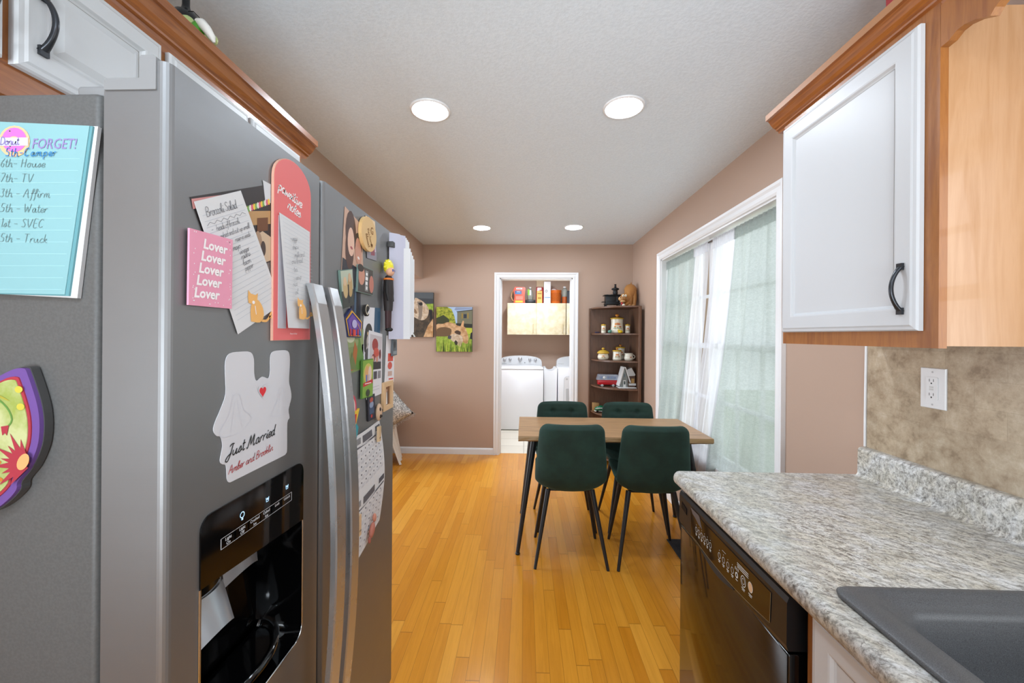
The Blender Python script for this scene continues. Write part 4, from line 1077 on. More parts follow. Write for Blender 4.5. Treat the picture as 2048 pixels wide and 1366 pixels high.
# ================================================================== WALL CABINETS
def arch_handle(parent, F, length, proj, m):
    """bow handle in frame F: u = along the handle, w = out of the door"""
    b = P(parent, F); n = 16; L1 = []
    for k in range(n + 1):
        t = k / n; u = -length / 2 + length * t; w_ = 0.003 + proj * math.sin(PI * t) ** 0.8
        hw = 0.0055 - 0.0012 * math.sin(PI * t) + 0.003 * (abs(2 * t - 1) ** 6); th = 0.0035
        L1.append([(u, -hw, w_ - th), (u, hw, w_ - th), (u, hw * 0.7, w_ + th * 0.6), (u, 0, w_ + th), (u, -hw * 0.7, w_ + th * 0.6)])
    b.loops(L1, m, True, (True, True))
    for s in (-1, 1): b.prism([(s * length / 2 + x, y) for x, y in ((-0.008, -0.007), (0.008, -0.007), (0.008, 0.007), (-0.008, 0.007))], -0.001, 0.006, m)
    return b


def panel_door(root, F, u0, u1, v0, v1, stile, name='door', th=0.018, raised=False):
    """frame-and-panel door in frame F (w = out), outer edge rounded"""
    b = P(root, F)
    def ring(ins, w_): return [(u0 + ins, v0 + ins, w_), (u1 - ins, v0 + ins, w_), (u1 - ins, v1 - ins, w_), (u0 + ins, v1 - ins, w_)]
    s = stile
    L1 = [ring(0, 0), ring(0, th * 0.55), ring(0.003, th * 0.8), ring(0.010, th * 0.86), ring(0.014, th), ring(s - 0.012, th), ring(s - 0.008, th - 0.001), ring(s - 0.004, th - 0.006), ring(s, th - 0.008)]
    if raised: L1 += [ring(s + 0.004, th - 0.008), ring(s + 0.018, th - 0.003)]
    b.loops(L1, M_DOORW, False, (True, True))
    # thin grey line along the top and one side of the panel
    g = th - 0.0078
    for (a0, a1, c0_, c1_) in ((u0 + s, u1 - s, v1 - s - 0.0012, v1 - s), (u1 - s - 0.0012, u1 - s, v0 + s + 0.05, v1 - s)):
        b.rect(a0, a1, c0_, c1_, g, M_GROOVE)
    return b.build(name, root)


# --- right wall cabinet
wc = thing('wall_cabinet', 'maple wall cabinet with one white panelled door, above the grey counter', 'cabinet', (1.08, 1.15, 1.367))
b = P(wc)
b.box(0.925, XR - 0.001, 0.898, 1.415, 1.372, 2.12, M_PANEL); b.build('body', wc)['label'] = 'honey maple side panel'
b = P(wc)
for (y0, y1, z0, z1) in ((0.896, 0.935, 1.367, 2.13), (1.375, 1.417, 1.367, 2.13), (0.935, 1.375, 1.367, 1.43), (0.935, 1.375, 2.09, 2.13)):
    b.box(0.908, 0.926, y0, y1, z0, z1, M_MAPLE)
b.build('face_frame', wc)
FRd = frame((0.907, 0, 0), (0, -1, 0), (0, 0, 1), (-1, 0, 0))
dr = panel_door(wc, FRd, -1.402, -0.928, 1.406, 2.106, 0.062)
hb = arch_handle(wc, FRd @ Matrix.Translation((-0.962, 1.505, 0.018)) @ Matrix.Rotation(PI / 2, 4, 'Z'), 0.105, 0.022, M_PEWTER)
o = hb.build('handle', dr); o['label'] = 'dark pewter handle'
# crown moulding and valance
CP = [(0.0, 0.0), (0.020, 0.0), (0.022, 0.007), (0.030, 0.010), (0.031, 0.015), (0.038, 0.018), (0.046, 0.026), (0.054, 0.038), (0.058, 0.043), (0.066, 0.044), (0.066, 0.064), (0.0, 0.064)]
M_FLAKE = mat('flaking_white_paint_edge', '#B4692A', 0.5); t_ = NT(M_FLAKE)
_v = t_.coord((1, 60, 10)); _n = t_.noise(_v, 3, 4, 0.7)
_sp = t_.new('ShaderNodeSeparateXYZ'); t_.link(t_.coord(), _sp.inputs[0])
_mr = t_.math('MULTIPLY', t_.math('SUBTRACT', _sp.outputs[1], 1.05), 1.4)
t_.base(t_.mix(t_.math('GREATER_THAN', t_.math('ADD', _n, _mr), 0.72), '#A9764C', '#E2DED8'))
b = MB(frame((0.93, 0, 2.121), (-1, 0, 0), (0, 0, 1), (0, 1, 0)))
b.prism(CP, -0.5, 1.452, M_MAPLEY); b.prism([(0.0662, 0.0445), (0.0668, 0.0445), (0.0668, 0.0642), (0.0662, 0.0642)], -0.5, 1.4521, M_FLAKE)
tag(b.build('crown_moulding', None, (0.9, 0.6, 2.121)), 'maple crown moulding with flaking white top edge along the right wall cabinet', 'moulding')
b = MB(frame((0.926, 0, 0), (0, 1, 0), (0, 0, 1), (-1, 0, 0)))
vp = [(0.8955, 2.121), (0.8955, 2.028), (0.879, 2.030), (0.864, 2.040), (0.849, 2.0415), (0.829, 2.036), (0.811, 2.026), (0.803, 2.022), (0.795, 2.033), (0.785, 2.040), (0.76, 2.055), (0.70, 2.07), (0.60, 2.075), (0.3, 2.078), (-0.1, 2.075), (-0.3, 2.06), (-0.40, 2.028), (-0.5, 2.028), (-0.5, 2.121)]
b.prism(vp, 0.0, 0.018, M_MAPLE)
tag(b.build('valance', None, (0.917, 0.3, 2.03)), 'scalloped maple valance board joining the wall cabinet over the sink', 'valance')
b = MB(); b.box(0.96, 1.12, 0.96, 1.09, 2.122, 2.36, mat('red_card', '#A8282E', 0.5), 0.004)
tag(b.build('red_box', None, (1.04, 1.03, 2.122)), 'red box standing on top of the right wall cabinet', 'box')

# --- left wall cabinets over the refrigerator
lc = thing('wall_cabinet', 'low maple wall cabinet run with white doors above the refrigerator', 'cabinet', (-1.03, 0.95, 1.79))
b = P(lc); b.box(XL + 0.001, -0.895, 0.22, 1.518, 1.795, 2.10, M_PANEL); b.build('body', lc)
b = P(lc)
for (y0, y1, z0, z1) in ((0.22, 1.52, 1.79, 1.86), (0.22, 1.52, 2.065, 2.12), (0.22, 0.26, 1.86, 2.065), (0.612, 0.652, 1.86, 2.065), (0.905, 0.940, 1.86, 2.065), (1.195, 1.232, 1.86, 2.065), (1.478, 1.52, 1.86, 2.065)):
    b.box(-0.897, -0.880, y0, y1, z0, z1, M_MAPLEY if y1 - y0 > 1 else M_MAPLE)
b.build('face_frame', lc)
FLd = frame((-0.8795, 0, 0), (0, 1, 0), (0, 0, 1), (1, 0, 0))
for k, (y0, y1) in enumerate(((0.245, 0.628), (0.643, 0.912), (0.934, 1.206), (1.222, 1.49))):
    d = panel_door(lc, FLd, y0, y1, 1.844, 2.072, 0.052, raised=True)
    yh = (0.60, 0.676, 1.175, 1.255)[k]
    o = arch_handle(lc, FLd @ Matrix.Translation((yh, 1.937, 0.018)) @ Matrix.Rotation(PI / 2, 4, 'Z'), 0.098, 0.024, M_PEWTER).build('handle', d)
    o['label'] = 'dark pewter handle'
b = MB(frame((-0.900, 0, 2.092), (1, 0, 0), (0, 0, 1), (0, 1, 0)))
b.prism([(u, v * 1.07) for u, v in CP], 0.0, 1.56, M_MAPLEY)
tag(b.build('crown_moulding', None, (-0.87, 0.8, 2.092)), 'maple crown moulding along the cabinets over the refrigerator', 'moulding')
# ornament peeking over the left crown
t = thing('ceramic_ornament', 'glossy black, green and white ceramic ornament on top of the left cabinets', 'ornament', (-0.915, 1.07, 2.101))
b = P(t); BLK = mat('black_glaze', '#0E0E10', 0.12); GG = mat('green_glaze', '#4E9A2C', 0.12); LG = mat('pale_green_glaze', '#BFD08C', 0.2); WG = mat('white_glaze', '#ECEAE4', 0.15)
b.lathe([(0.02, 2.101), (0.034, 2.12), (0.040, 2.17), (0.042, 2.22), (0.040, 2.25), (0.028, 2.275), (0.012, 2.285), (0.009, 2.30), (0.0095, 2.335), (0.004, 2.36)], BLK, 28, Matrix.Translation((-0.948, 1.07, 0)))
b.build('black_body', t)
b = P(t); b.ball((-0.925, 1.044, 2.225), (0.024, 0.018, 0.026), LG, rot=Matrix.Rotation(0.5, 3, 'Y')); b.ball((-0.868, 1.058, 2.195), (0.020, 0.014, 0.016), LG); b.build('pale_patch', t)
b = P(t); b.ball((-0.910, 1.046, 2.200), (0.030, 0.026, 0.030), GG, rot=Matrix.Rotation(0.5, 3, 'Y')); b.tube([(-0.925, 1.048, 2.16), (-0.905, 1.044, 2.19), (-0.884, 1.046, 2.232)], [0.03, 0.026, 0.012], GG); b.build('green_body', t)
b = P(t); b.tube([Vector(p) for p in ((-0.890, 1.042, 2.232), (-0.876, 1.040, 2.225), (-0.862, 1.040, 2.208), (-0.850, 1.042, 2.188), (-0.846, 1.044, 2.176))], [0.009, 0.013, 0.012, 0.009, 0.003], WG, 12); b.build('white_tip', t)
b = P(t); b.tube([Vector(p) for p in ((-0.915, 1.04, 2.26), (-0.897, 1.036, 2.255), (-0.882, 1.036, 2.240), (-0.874, 1.038, 2.222))], 0.0013, BLK, 6); b.build('wire', t)

# ================================================================== COUNTER, SINK, DISHWASHER
CX0, CY1 = 0.555, 1.484
ct = thing('countertop', 'grey speckled laminate countertop with rolled front edge', 'countertop', (0.9, 0.5, 0.85))
prof = [(0.66, 0.850), (0.563, 0.850), (0.556, 0.853), (0.552, 0.862), (0.5515, 0.872), (0.554, 0.882), (0.560, 0.888), (0.570, 0.8905), (0.60, 0.890), (0.66, 0.890)]
b = P(ct)
b.add([(x, y, z) for y in (-0.9, CY1 - 0.012) for x, z in prof] + [(x + (0.008 if x < 0.6 else 0), CY1, z) for x, z in prof],
      [[k, k + 1, 10 + k + 1, 10 + k] for k in range(9)] + [[10 + k, 10 + k + 1, 20 + k + 1, 20 + k] for k in range(9)] + [[20 + k for k in range(10)], [k for k in range(10)]], M_GRAN, True)
b.box(0.66, XR - 0.003, 0.774, CY1, 0.850, 0.890, M_GRAN); b.box(0.66, XR - 0.003, -0.9, 0.02, 0.850, 0.890, M_GRAN); b.box(1.115, XR - 0.003, 0.02, 0.774, 0.850, 0.890, M_GRAN)
b.build('worktop', ct)
b = P(ct, frame((XR - 0.003, 0, 0), (-1, 0, 0), (0, 0, 1), (0, 1, 0)))
b.prism([(0, 0.888), (0.045, 0.889), (0.036, 0.893), (0.030, 0.902), (0.029, 0.985), (0.025, 0.992), (0.018, 0.995), (0.0, 0.995)], -0.9, 1.468, M_GRAN)
b.build('rear_curb', ct)
b = MB(); b.box(XR - 0.0035, XR, SY1 + 0.06, 1.465, 0.99, 1.372, M_SPLASH); b.box(XR - 0.0035, XR, SY0 - 0.06, SY1 + 0.06, 0.99, SZ0 - 0.06, M_SPLASH); b.box(XR - 0.0035, XR, -0.9, SY0 - 0.06, 0.99, 1.372, M_SPLASH); struct(b.build('trim_3'), 'tan travertine-look stick tiles behind the counter')
b = MB(); b.tube([(XR - 0.005, 1.470, 0.996), (XR - 0.005, 1.470, 1.1), (XR - 0.006, 1.468, 1.2), (XR - 0.005, 1.467, 1.372)], 0.0042, M_PLASTW, 8)
tag(b.build('white_cable', None, (XR - 0.005, 1.47, 0.996)), 'thin white cable running up beside the tiled backsplash', 'cable')
# outlet
Fo = frame((XR - 0.0035, 1.231, 1.238), (0, -1, 0), (0, 0, 1), (-1, 0, 0))
t = thing('wall_outlet', 'white rectangular outlet plate on the tiled backsplash', 'outlet', (XR - 0.0035, 1.231, 1.238))
b = P(t, Fo); b.loops([[(x * k, y * k2, w_) for x, y in ((-0.037, -0.061), (0.037, -0.061), (0.037, 0.061), (-0.037, 0.061))] for k, k2, w_ in ((1, 1, 0.0002), (1, 1, 0.003), (0.95, 0.97, 0.0055))], M_PLASTW, False, (False, True)); 
for s in (-1, 1): b.ell2(0, s * 0.049, 0.003, 0.003, 0.006, flat('#BDBDBD'), 10)
b.build('cover_plate', t)
b = P(t, Fo); b.prism(rrect(-0.0165, 0.0165, -0.0335, 0.0335, 0.002, 2), 0.0055, 0.0085, M_PLASTW)
SL = flat('#2A2A2A')
for s in (-1, 1):
    for x in (-0.006, 0.006): b.rect(x - 0.0008, x + 0.0008, s * 0.021 - 0.001, s * 0.021 + 0.007, 0.0088, SL)
    b.ell2(0, s * 0.021 - 0.006, 0.0022, 0.0025, 0.0088, SL, 10)
b.rect(-0.006, 0.006, 0.001, 0.006, 0.0089, flat('#D0D0CE')); b.rect(-0.006, 0.006, -0.006, -0.001, 0.0089, flat('#D0D0CE'))
b.build('receptacle', t)
# sink
def rl(x0, x1, y0, y1, r, z): return [(p[0], p[1], z) for p in rrect(x0, x1, y0, y1, r, 6)]
sk = thing('kitchen_sink', 'black composite drop-in kitchen sink in the counter', 'sink', (0.87, 0.41, 0.70))
b = P(sk)
b.loops([rl(0.615, 1.122, 0.0, 0.790, 0.02, 0.8905), rl(0.605, 1.132, -0.006, 0.800, 0.030, 0.892), rl(0.604, 1.133, -0.007, 0.801, 0.030, 0.898), rl(0.608, 1.129, -0.003, 0.797, 0.030, 0.901),
         rl(0.655, 1.10, 0.03, 0.786, 0.04, 0.901), rl(0.659, 1.095, 0.035, 0.782, 0.045, 0.896), rl(0.664, 1.088, 0.05, 0.770, 0.045, 0.8955), rl(0.668, 1.084, 0.056, 0.764, 0.05, 0.888), rl(0.674, 1.075, 0.075, 0.750, 0.05, 0.8865),
         rl(0.682, 1.068, 0.085, 0.740, 0.055, 0.876), rl(0.690, 1.06, 0.095, 0.732, 0.06, 0.80), rl(0.700, 1.05, 0.105, 0.722, 0.07, 0.720), rl(0.74, 1.02, 0.14, 0.69, 0.07, 0.70)], M_SINK, True, (False, True))
b.build('basin', sk)
b = P(sk); b.lathe([(0.0005, 0.7015), (0.03, 0.7015), (0.043, 0.704), (0.045, 0.7005)], M_CHROME, 24, Matrix.Translation((0.9, 0.4, 0)), caps=False); b.build('drain', sk)

# dishwasher
dw = thing('dishwasher', 'glossy black dishwasher under the far end of the counter', 'dishwasher', (0.9, 1.162, 0))
b = P(dw); b.box(0.632, 1.20, 0.870, 1.466, 0.02, 0.845, M_BLACKS); b.box(0.632, 0.66, 0.863, 1.472, 0.10, 0.846, M_BLACKM); b.build('body', dw)
b = P(dw); b.box(0.577, 0.63, 0.876, 1.470, 0.11, 0.70, M_BLACK, 0.004, 2); b.build('door', dw)
Fd = frame((0.577, 1.173, 0), (0, -1, 0), (0, 0, 1), (-1, 0, 0))     # u runs toward the camera
b = P(dw, Fd)
def bow(u): return 0.010 * math.cos(u / 0.297 * PI / 2)
L1 = []
for k in range(25):
    u = -0.297 + 0.594 * k / 24
    zb = 0.695 + 0.012 * (u / 0.297) ** 2
    L1.append([(u, zb, -0.05), (u, zb, 0.0), (u, zb + 0.012, 0.004), (u, 0.812, 0.0035), (u, 0.824, -0.001), (u, 0.828, -0.008), (u, 0.828, -0.05)])
b.loops(L1, M_BLACKS, False, (True, True))
b.build('control_panel', dw)
# insert with printing
b = P(dw, Fd); INS = M_BLACK
ins = [(-0.198, 0.80), (-0.190, 0.712)] + [(-0.19 + 0.43 * k / 12, 0.712 + 0.022 * ((k - 5) / 7) ** 2 - 0.006) for k in range(1, 13)] + [(0.243, 0.80)]
b.flat(ins, 0.0049, INS)
GOLD = flat('#8C7A5A'); WP = mat('panel_white_print', '#C9C9C4', 0.5)
b.stroke(ins[1:], 0.0012, GOLD, 0.0052)
def ring2(u, v, r, wdt, m): b.stroke([(u + r * math.cos(k * PI / 8), v + r * 1.25 * math.sin(k * PI / 8)) for k in range(17)], wdt, m, 0.0055)
for k in range(6): u = 1.162 - (1.312 - 0.0196 * k); ring2(u, 0.752, 0.0065, 0.0012, WP); b.rect(u - 0.005, u + 0.005, 0.737, 0.7395, 0.0055, WP); b.rect(u - 0.004, u + 0.004, 0.733, 0.735, 0.0055, WP); b.ell2(u, 0.767, 0.001, 0.0014, 0.0055, WP, 8)
for k in range(4): u = 1.162 - (1.158 - 0.024 * k); ring2(u, 0.752, 0.0065, 0.0012, WP); b.rect(u - 0.006, u + 0.006, 0.737, 0.7395, 0.0055, WP); b.rect(u - 0.004, u + 0.004, 0.733, 0.735, 0.0055, WP); b.ell2(u, 0.767, 0.001, 0.0014, 0.0055, WP, 8)
u = 1.162 - 1.064; ring2(u, 0.752, 0.005, 0.0035, WP); b.rect(u - 0.005, u + 0.005, 0.738, 0.740, 0.0055, WP)
for k in range(3): b.rect(u - 0.008 + 0.007 * k, u - 0.0055 + 0.007 * k, 0.764, 0.772, 0.0055, WP)
for k in range(3): b.rect(u + 0.002, u + 0.055, 0.786 - 0.005 * k, 0.788 - 0.005 * k, 0.0055, WP)
b.rect(0.02, 0.04, 0.776, 0.777, 0.0055, WP)
u = 1.162 - 1.032; ring2(u, 0.755, 0.011, 0.0018, WP); ring2(u, 0.755, 0.006, 0.0014, WP); b.rect(u - 0.008, u + 0.008, 0.735, 0.7375, 0.0055, WP); b.rect(u - 0.006, u + 0.006, 0.731, 0.733, 0.0055, WP)
u = 1.162 - 1.0; b.ell2(u, 0.760, 0.009, 0.012, 0.0054, flat('#C8A27C')); ring2(u, 0.760, 0.010, 0.0014, WP); b.rect(u - 0.008, u + 0.008, 0.740, 0.7425, 0.0055, WP); b.rect(u - 0.006, u + 0.006, 0.736, 0.738, 0.0055, WP)
b.build('control_insert', dw)['label'] = 'glossy insert with white button symbols'
b = P(dw, Fd); b.prism([(-0.275, 0.795), (-0.275, 0.770), (-0.228, 0.762), (-0.228, 0.785)], 0.0038, 0.0046, M_BLACK)
for k in range(9): u = -0.272 + 0.0048 * k; b.prism([(u, 0.792 - 0.001 * k), (u + 0.002, 0.792 - 0.001 * k), (u + 0.002, 0.770 - 0.0008 * k), (u, 0.770 - 0.0008 * k)], 0.0046, 0.0062, M_BLACKS)
b.build('vent', dw)
b = P(dw, Fd); b.flat([(-0.195, 0.806), (-0.13, 0.806), (-0.108, 0.772), (-0.135, 0.776), (-0.16, 0.786), (-0.18, 0.79)], 0.0053, flat('#4A4C52', 0.2)); b.build('latch_plate', dw)
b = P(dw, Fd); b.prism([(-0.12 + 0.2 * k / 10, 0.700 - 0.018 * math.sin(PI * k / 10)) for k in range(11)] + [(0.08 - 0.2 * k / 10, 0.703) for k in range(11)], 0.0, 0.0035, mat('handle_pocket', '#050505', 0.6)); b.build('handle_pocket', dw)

# base cabinet under the sink
bc = thing('base_cabinet', 'maple base cabinet with a white door below the sink', 'cabinet', (0.92, 0.0, 0))
b = P(bc); b.box(0.625, XR - 0.003, 0.82, 0.858, 0.0, 0.848, M_MAPLE); b.box(0.625, XR - 0.003, -0.9, -0.86, 0.0, 0.848, M_MAPLE); b.box(0.66, XR - 0.003, -0.86, 0.82, 0.09, 0.11, M_MAPLE); b.box(0.66, 0.68, -0.86, 0.82, 0, 0.1, M_MAPLE); b.build('body', bc)
b = P(bc)
for (y0, y1, z0, z1) in ((0.815, 0.860, 0.10, 0.848), (0.36, 0.41, 0.10, 0.848), (-0.1, -0.05, 0.1, 0.848), (-0.9, -0.86, 0.1, 0.848), (-0.9, 0.86, 0.822, 0.849), (-0.9, 0.86, 0.10, 0.13)):
    b.box(0.607, 0.626, y0, y1, z0, z1, M_MAPLE)
b.build('face_frame', bc)
Fbd = frame((0.606, 0, 0), (0, -1, 0), (0, 0, 1), (-1, 0, 0))
for (y0, y1) in ((0.395, 0.828), (-0.062, 0.372)):
    d = panel_door(bc, Fbd, -y1, -y0, 0.12, 0.832, 0.06)
    o = arch_handle(bc, Fbd @ Matrix.Translation((-y0 - 0.03, 0.72, 0.018)) @ Matrix.Rotation(PI / 2, 4, 'Z'), 0.105, 0.022, M_PEWTER).build('handle', d); o['label'] = 'dark pewter handle'

# ================================================================== TABLE AND CHAIRS
dt = thing('dining_table', 'weathered oak dining table with splayed black metal legs', 'table', (0.575, 2.80, 0))
b = P(dt); TX0, TX1, TY0, TY1 = -0.035, 1.185, 2.497, 3.10
def wav(i): return 0.004 * math.sin(i * 0.9) + 0.003 * math.sin(i * 2.3)
b.box(TX0, TX1, TY0 + 0.004, TY1 - 0.004, 0.7495, 0.7500, M_TABLE)
L1 = []
n = 30
for k in range(n + 1):
    x = TX0 + (TX1 - TX0) * k / n; e = wav(k)
    L1.append([(x, TY0 + e + 0.012, 0.715), (x, TY0 + e * 0.6 - 0.001, 0.725), (x, TY0 + 0.002, 0.742), (x, TY0 + 0.006, 0.7498), (x, TY1 - 0.006, 0.7498), (x, TY1 - 0.002, 0.742), (x, TY1 - 0.012, 0.715)])
b.loops(L1, M_TEDGE, False, (True, True))
b.build('tabletop', dt)
for (tx, ty, fx, fy) in ((0.068, 2.60, -0.034, 2.505), (0.068, 3.0, -0.012, 3.085), (1.06, 2.60, 1.165, 2.505), (1.06, 3.0, 1.165, 3.075)):
    b = P(dt); b.tube([(tx, ty, 0.712), (fx, fy, 0.012)], [0.022, 0.012], M_BLACKM, 16); b.lathe([(0.013, 0), (0.015, 0.003), (0.015, 0.010), (0.011, 0.014)], M_BLACKM, 16, Matrix.Translation((fx, fy, 0)))
    b.box(tx - 0.04, tx + 0.04, ty - 0.04, ty + 0.04, 0.709, 0.7145, M_BLACKM); b.build('leg', dt)
b = P(dt); b.box(0.10, 1.05, 2.60, 2.63, 0.690, 0.7145, M_BLACKM); b.box(0.10, 1.05, 2.97, 3.0, 0.690, 0.7145, M_BLACKM); b.build('under_rail', dt)

def make_chair(label):
    t = thing('dining_chair', label, 'chair', (0, 0, 0), 0, 'green velvet dining chairs')
    cpts = [(0.235, 0.458), (0.215, 0.470), (0.15, 0.466), (0.05, 0.458), (-0.06, 0.455), (-0.125, 0.468), (-0.160, 0.505), (-0.178, 0.57), (-0.190, 0.66), (-0.202, 0.75), (-0.212, 0.83), (-0.216, 0.862)]
    cc = smooth_line(cpts, 9); N = len(cc)
    acc = [0]
    for i in range(1, N): acc.append(acc[-1] + math.hypot(cc[i][0] - cc[i - 1][0], cc[i][1] - cc[i - 1][1]))
    tot = acc[-1]; nt = 52
    front = []; back = []
    tuft = [(sx * 0.075, z) for sx in (-1, 1) for z in (0.785, 0.69, 0.595)]
    for i in range(N):
        s = acc[i]; a = cc[max(i - 1, 0)]; c = cc[min(i + 1, N - 1)]
        dy, dz = c[0] - a[0], c[1] - a[1]; L_ = math.hypot(dy, dz); ty, tz = dy / L_, dz / L_
        ny, nz = tz, -ty           # toward sitter (forward / up)
        if cc[i][1] < 0.48 and cc[i][0] > -0.12: pass
        # half width
        z = cc[i][1]; y = cc[i][0]
        f = s / tot
        if f < 0.42: hw = 0.205 + 0.012 * (f / 0.42)
        elif f < 0.62: hw = 0.217
        else: hw = 0.217 - 0.026 * ((f - 0.62) / 0.38) ** 1.0
        d0 = min(s, tot - s); r = 0.05
        if d0 < r: hw -= r - math.sqrt(max(r * r - (r - d0) ** 2, 0))
        endf = min(1, (d0 / 0.022)) ** 0.5 if d0 > 0 else 0.0
        up = max(0.0, min(1.0, (0.62 - f) / 0.2)); T = 0.030
        rf = []; rb = []
        for j in range(nt + 1):
            tt = -math.cos(PI * j / nt); x = hw * tt
            th = T * endf * (max(0, 1 - abs(tt) ** 5)) ** 0.5
            lift = 0.060 * abs(tt) ** 2.4 * up; fwd = 0.030 * abs(tt) ** 2.5 * (1 - up)
            bx = x; by = y + fwd * 1.0; bz = z + lift
            dent = 0
            if f > 0.45:
                for (ux, uz) in tuft:
                    dd = (x - ux) ** 2 + (z - uz) ** 2; dent += 0.017 * math.exp(-dd / 0.00030) + 0.005 * math.exp(-((z - uz) ** 2) / 0.00008) * max(0, 1 - abs(abs(x) - 0.075) / 0.09) + 0.004 * math.exp(-((x - ux) ** 2) / 0.00008) * max(0, 1 - abs(z - uz) / 0.06)
            fn_ = th - min(dent, 0.020) * (1 if abs(tt) < 0.9 else 0)
            sgn = 1
            rf.append((bx, by - sgn * (-ny) * fn_, bz - sgn * (-nz) * fn_)); rb.append((bx, by - ny * th, bz - nz * th))
        front.append(rf); back.append(rb)
    V = [p for r_ in front for p in r_] + [p for r_ in back for p in r_]
    off = N * (nt + 1); F = []
    for i in range(N - 1):
        for j in range(nt):
            a = i * (nt + 1) + j; F.append([a, a + 1, a + nt + 2, a + nt + 1]); F.append([off + a, off + a + nt + 1, off + a + nt + 2, off + a + 1])
    b = MB(); b.add(V, F, M_VELVET, True); b.build('upholstered_shell', t, merge=True)
    b = MB(); b.box(-0.13, 0.13, -0.09, 0.14, 0.424, 0.440, M_BLACKM); b.build('under_frame', t)
    for (x0, y0, x1, y1) in ((-0.135, -0.095, -0.216, -0.20), (0.135, -0.095, 0.216, -0.20), (-0.135, 0.12, -0.205, 0.172), (0.135, 0.12, 0.205, 0.172)):
        b = MB(); b.tube([(x0, y0, 0.437), (x1, y1, 0.0)], [0.0165, 0.009], M_BLACKM, 14); b.build('leg', t)
    return t
ch = make_chair('dark green velvet chair with its back to the kitchen, left of the near pair')
ch.location = (0.288, 2.552, 0); ch.rotation_euler = (0, 0, 0.0)
copy_tree(ch, (0.785, 2.545, 0), -0.03, 'dark green velvet dining chair beside the dishwasher, on the right of the near pair')
copy_tree(ch, (0.305, 2.968, 0), PI + 0.01, 'dark green velvet dining chair beyond the table, standing in front of the laundry doorway')
copy_tree(ch, (0.812, 2.968, 0), PI - 0.02, 'dark green velvet dining chair beyond the table, standing in front of the corner shelf')
b = MB(); b.box(0.977, 1.19, 2.10, 2.727, 0.0, 0.008, m_noisy('black_rubber_mat', '#15171B', '#20232A', 90, 0.8, 0.4), 0.003)
tag(b.build('floor_mat', None, (1.08, 2.4, 0)), 'black floor mat lying beside the dishwasher end', 'mat')

# ================================================================== CURTAINS
def curtain(name, label, m, top, bot, z1, z0, xb, folds, amp, seed, near=0.0, header=True):
    t = thing(name, label, 'curtain', (1.28, (top[0] + top[1]) / 2, z0))
    random.seed(seed); ph = [random.random() * 6 for _ in range(4)]
    def fn(s, tt):
        d = 1 - tt
        y = (bot[0] + (bot[1] - bot[0]) * s) * (d ** 1.25) + (top[0] + (top[1] - top[0]) * s) * (1 - d ** 1.25)
        ww = amp * (0.6 + 0.7 * d)
        x = 1.288 + (xb - 1.288) * (d ** 1.1) * (1 - near * (1 - s) ** 2) + ww * (1 - 0.7 * near * (1 - s) ** 2) * (0.6 * math.sin(s * folds * 6.28 + ph[0] + 0.8 * math.sin(tt * 3 + ph[1])) + 0.4 * math.sin(s * folds * 13 + ph[2] + tt * 1.7))
        return (x, y + 0.01 * math.sin(tt * 7 + ph[3]) * d, z0 + (z1 - z0) * tt + (0.012 * math.sin(s * folds * 6.28 + ph[0]) * d))
    b = P(t); b.grid(fn, 90, 50, m); b.build('panel', t)
    if header:
        b = P(t); b.grid(lambda s, tt: (1.279 + 0.004 * math.sin(s * folds * 22), top[0] + (top[1] - top[0]) * s, z1 - 0.06 + 0.072 * tt), 90, 4, m); b.build('header', t)
    return t
curtain('curtain', 'sage green linen curtain nearest the kitchen, spreading out at the bottom', M_GREENC, (1.995, 2.46), (1.992, 2.66), 2.045, 0.40, 1.195, 3.0, 0.017, 2, 0.85)
curtain('curtain', 'white sheer curtain hanging against the near sage green one', M_WHITEC, (2.45, 2.74), (2.60, 2.92), 2.045, 0.36, 1.19, 3.0, 0.010, 5)
curtain('curtain', 'white sheer curtain hanging against the far sage green one', M_WHITEC, (2.81, 3.04), (2.86, 3.18), 2.045, 0.36, 1.19, 3.0, 0.010, 8)
curtain('curtain', 'sage green linen curtain at the far end of the window', M_GREENC, (3.03, 3.615), (3.10, 3.66), 2.045, 0.42, 1.195, 3.0, 0.016, 11)
t = thing('curtain_rod', 'thin dark curtain rod across the top of the dining window', 'curtain rod', (1.29, 2.8, 2.045))
b = P(t); b.tube([(1.289, WY0 + 0.013, 2.05), (1.289, WY1 - 0.013, 2.05)], 0.006, mat('bronze_rod', '#4A3B32', 0.4), 10); b.build('rod', t)

# ================================================================== CORNER SHELF
cs = thing('corner_shelf', 'tall walnut corner shelf with curved shelves in the far right corner', 'shelf', (1.0, 4.35, 0))
SX, SY = 1.207, 4.566       # inner corner of the unit
RS = 0.445
b = P(cs); b.box(SX - 0.455, SX, SY - 0.012, SY, 0.02, 1.70, M_WALNUT); b.box(SX - 0.47, SX - 0.455, SY - 0.03, SY, 0.0, 1.70, M_WALNUT, 0.002); b.build('rear_panel', cs)
b = P(cs); b.box(SX - 0.014, SX, SY - 0.44, SY - 0.012, 0.02, 1.70, M_WALNUT); b.box(SX - 0.03, SX, SY - 0.455, SY - 0.44, 0.0, 1.70, M_WALNUT, 0.002); b.build('side_panel', cs)
SHZ = [0.06, 0.235, 0.525, 0.820, 1.110, 1.400, 1.688]
for z in SHZ:
    b = P(cs); n = 18
    pts = [(SX - 0.014, SY - 0.012)] + [(SX - 0.014 - (RS - 0.014) * math.sin(PI / 2 * k / n) ** 0.92, SY - 0.012 - (RS - 0.014) * math.cos(PI / 2 * k / n) ** 0.92) for k in range(n + 1)]
    b.prism(pts, z, z + 0.015, M_WALNUT); b.build('shelf_board', cs)

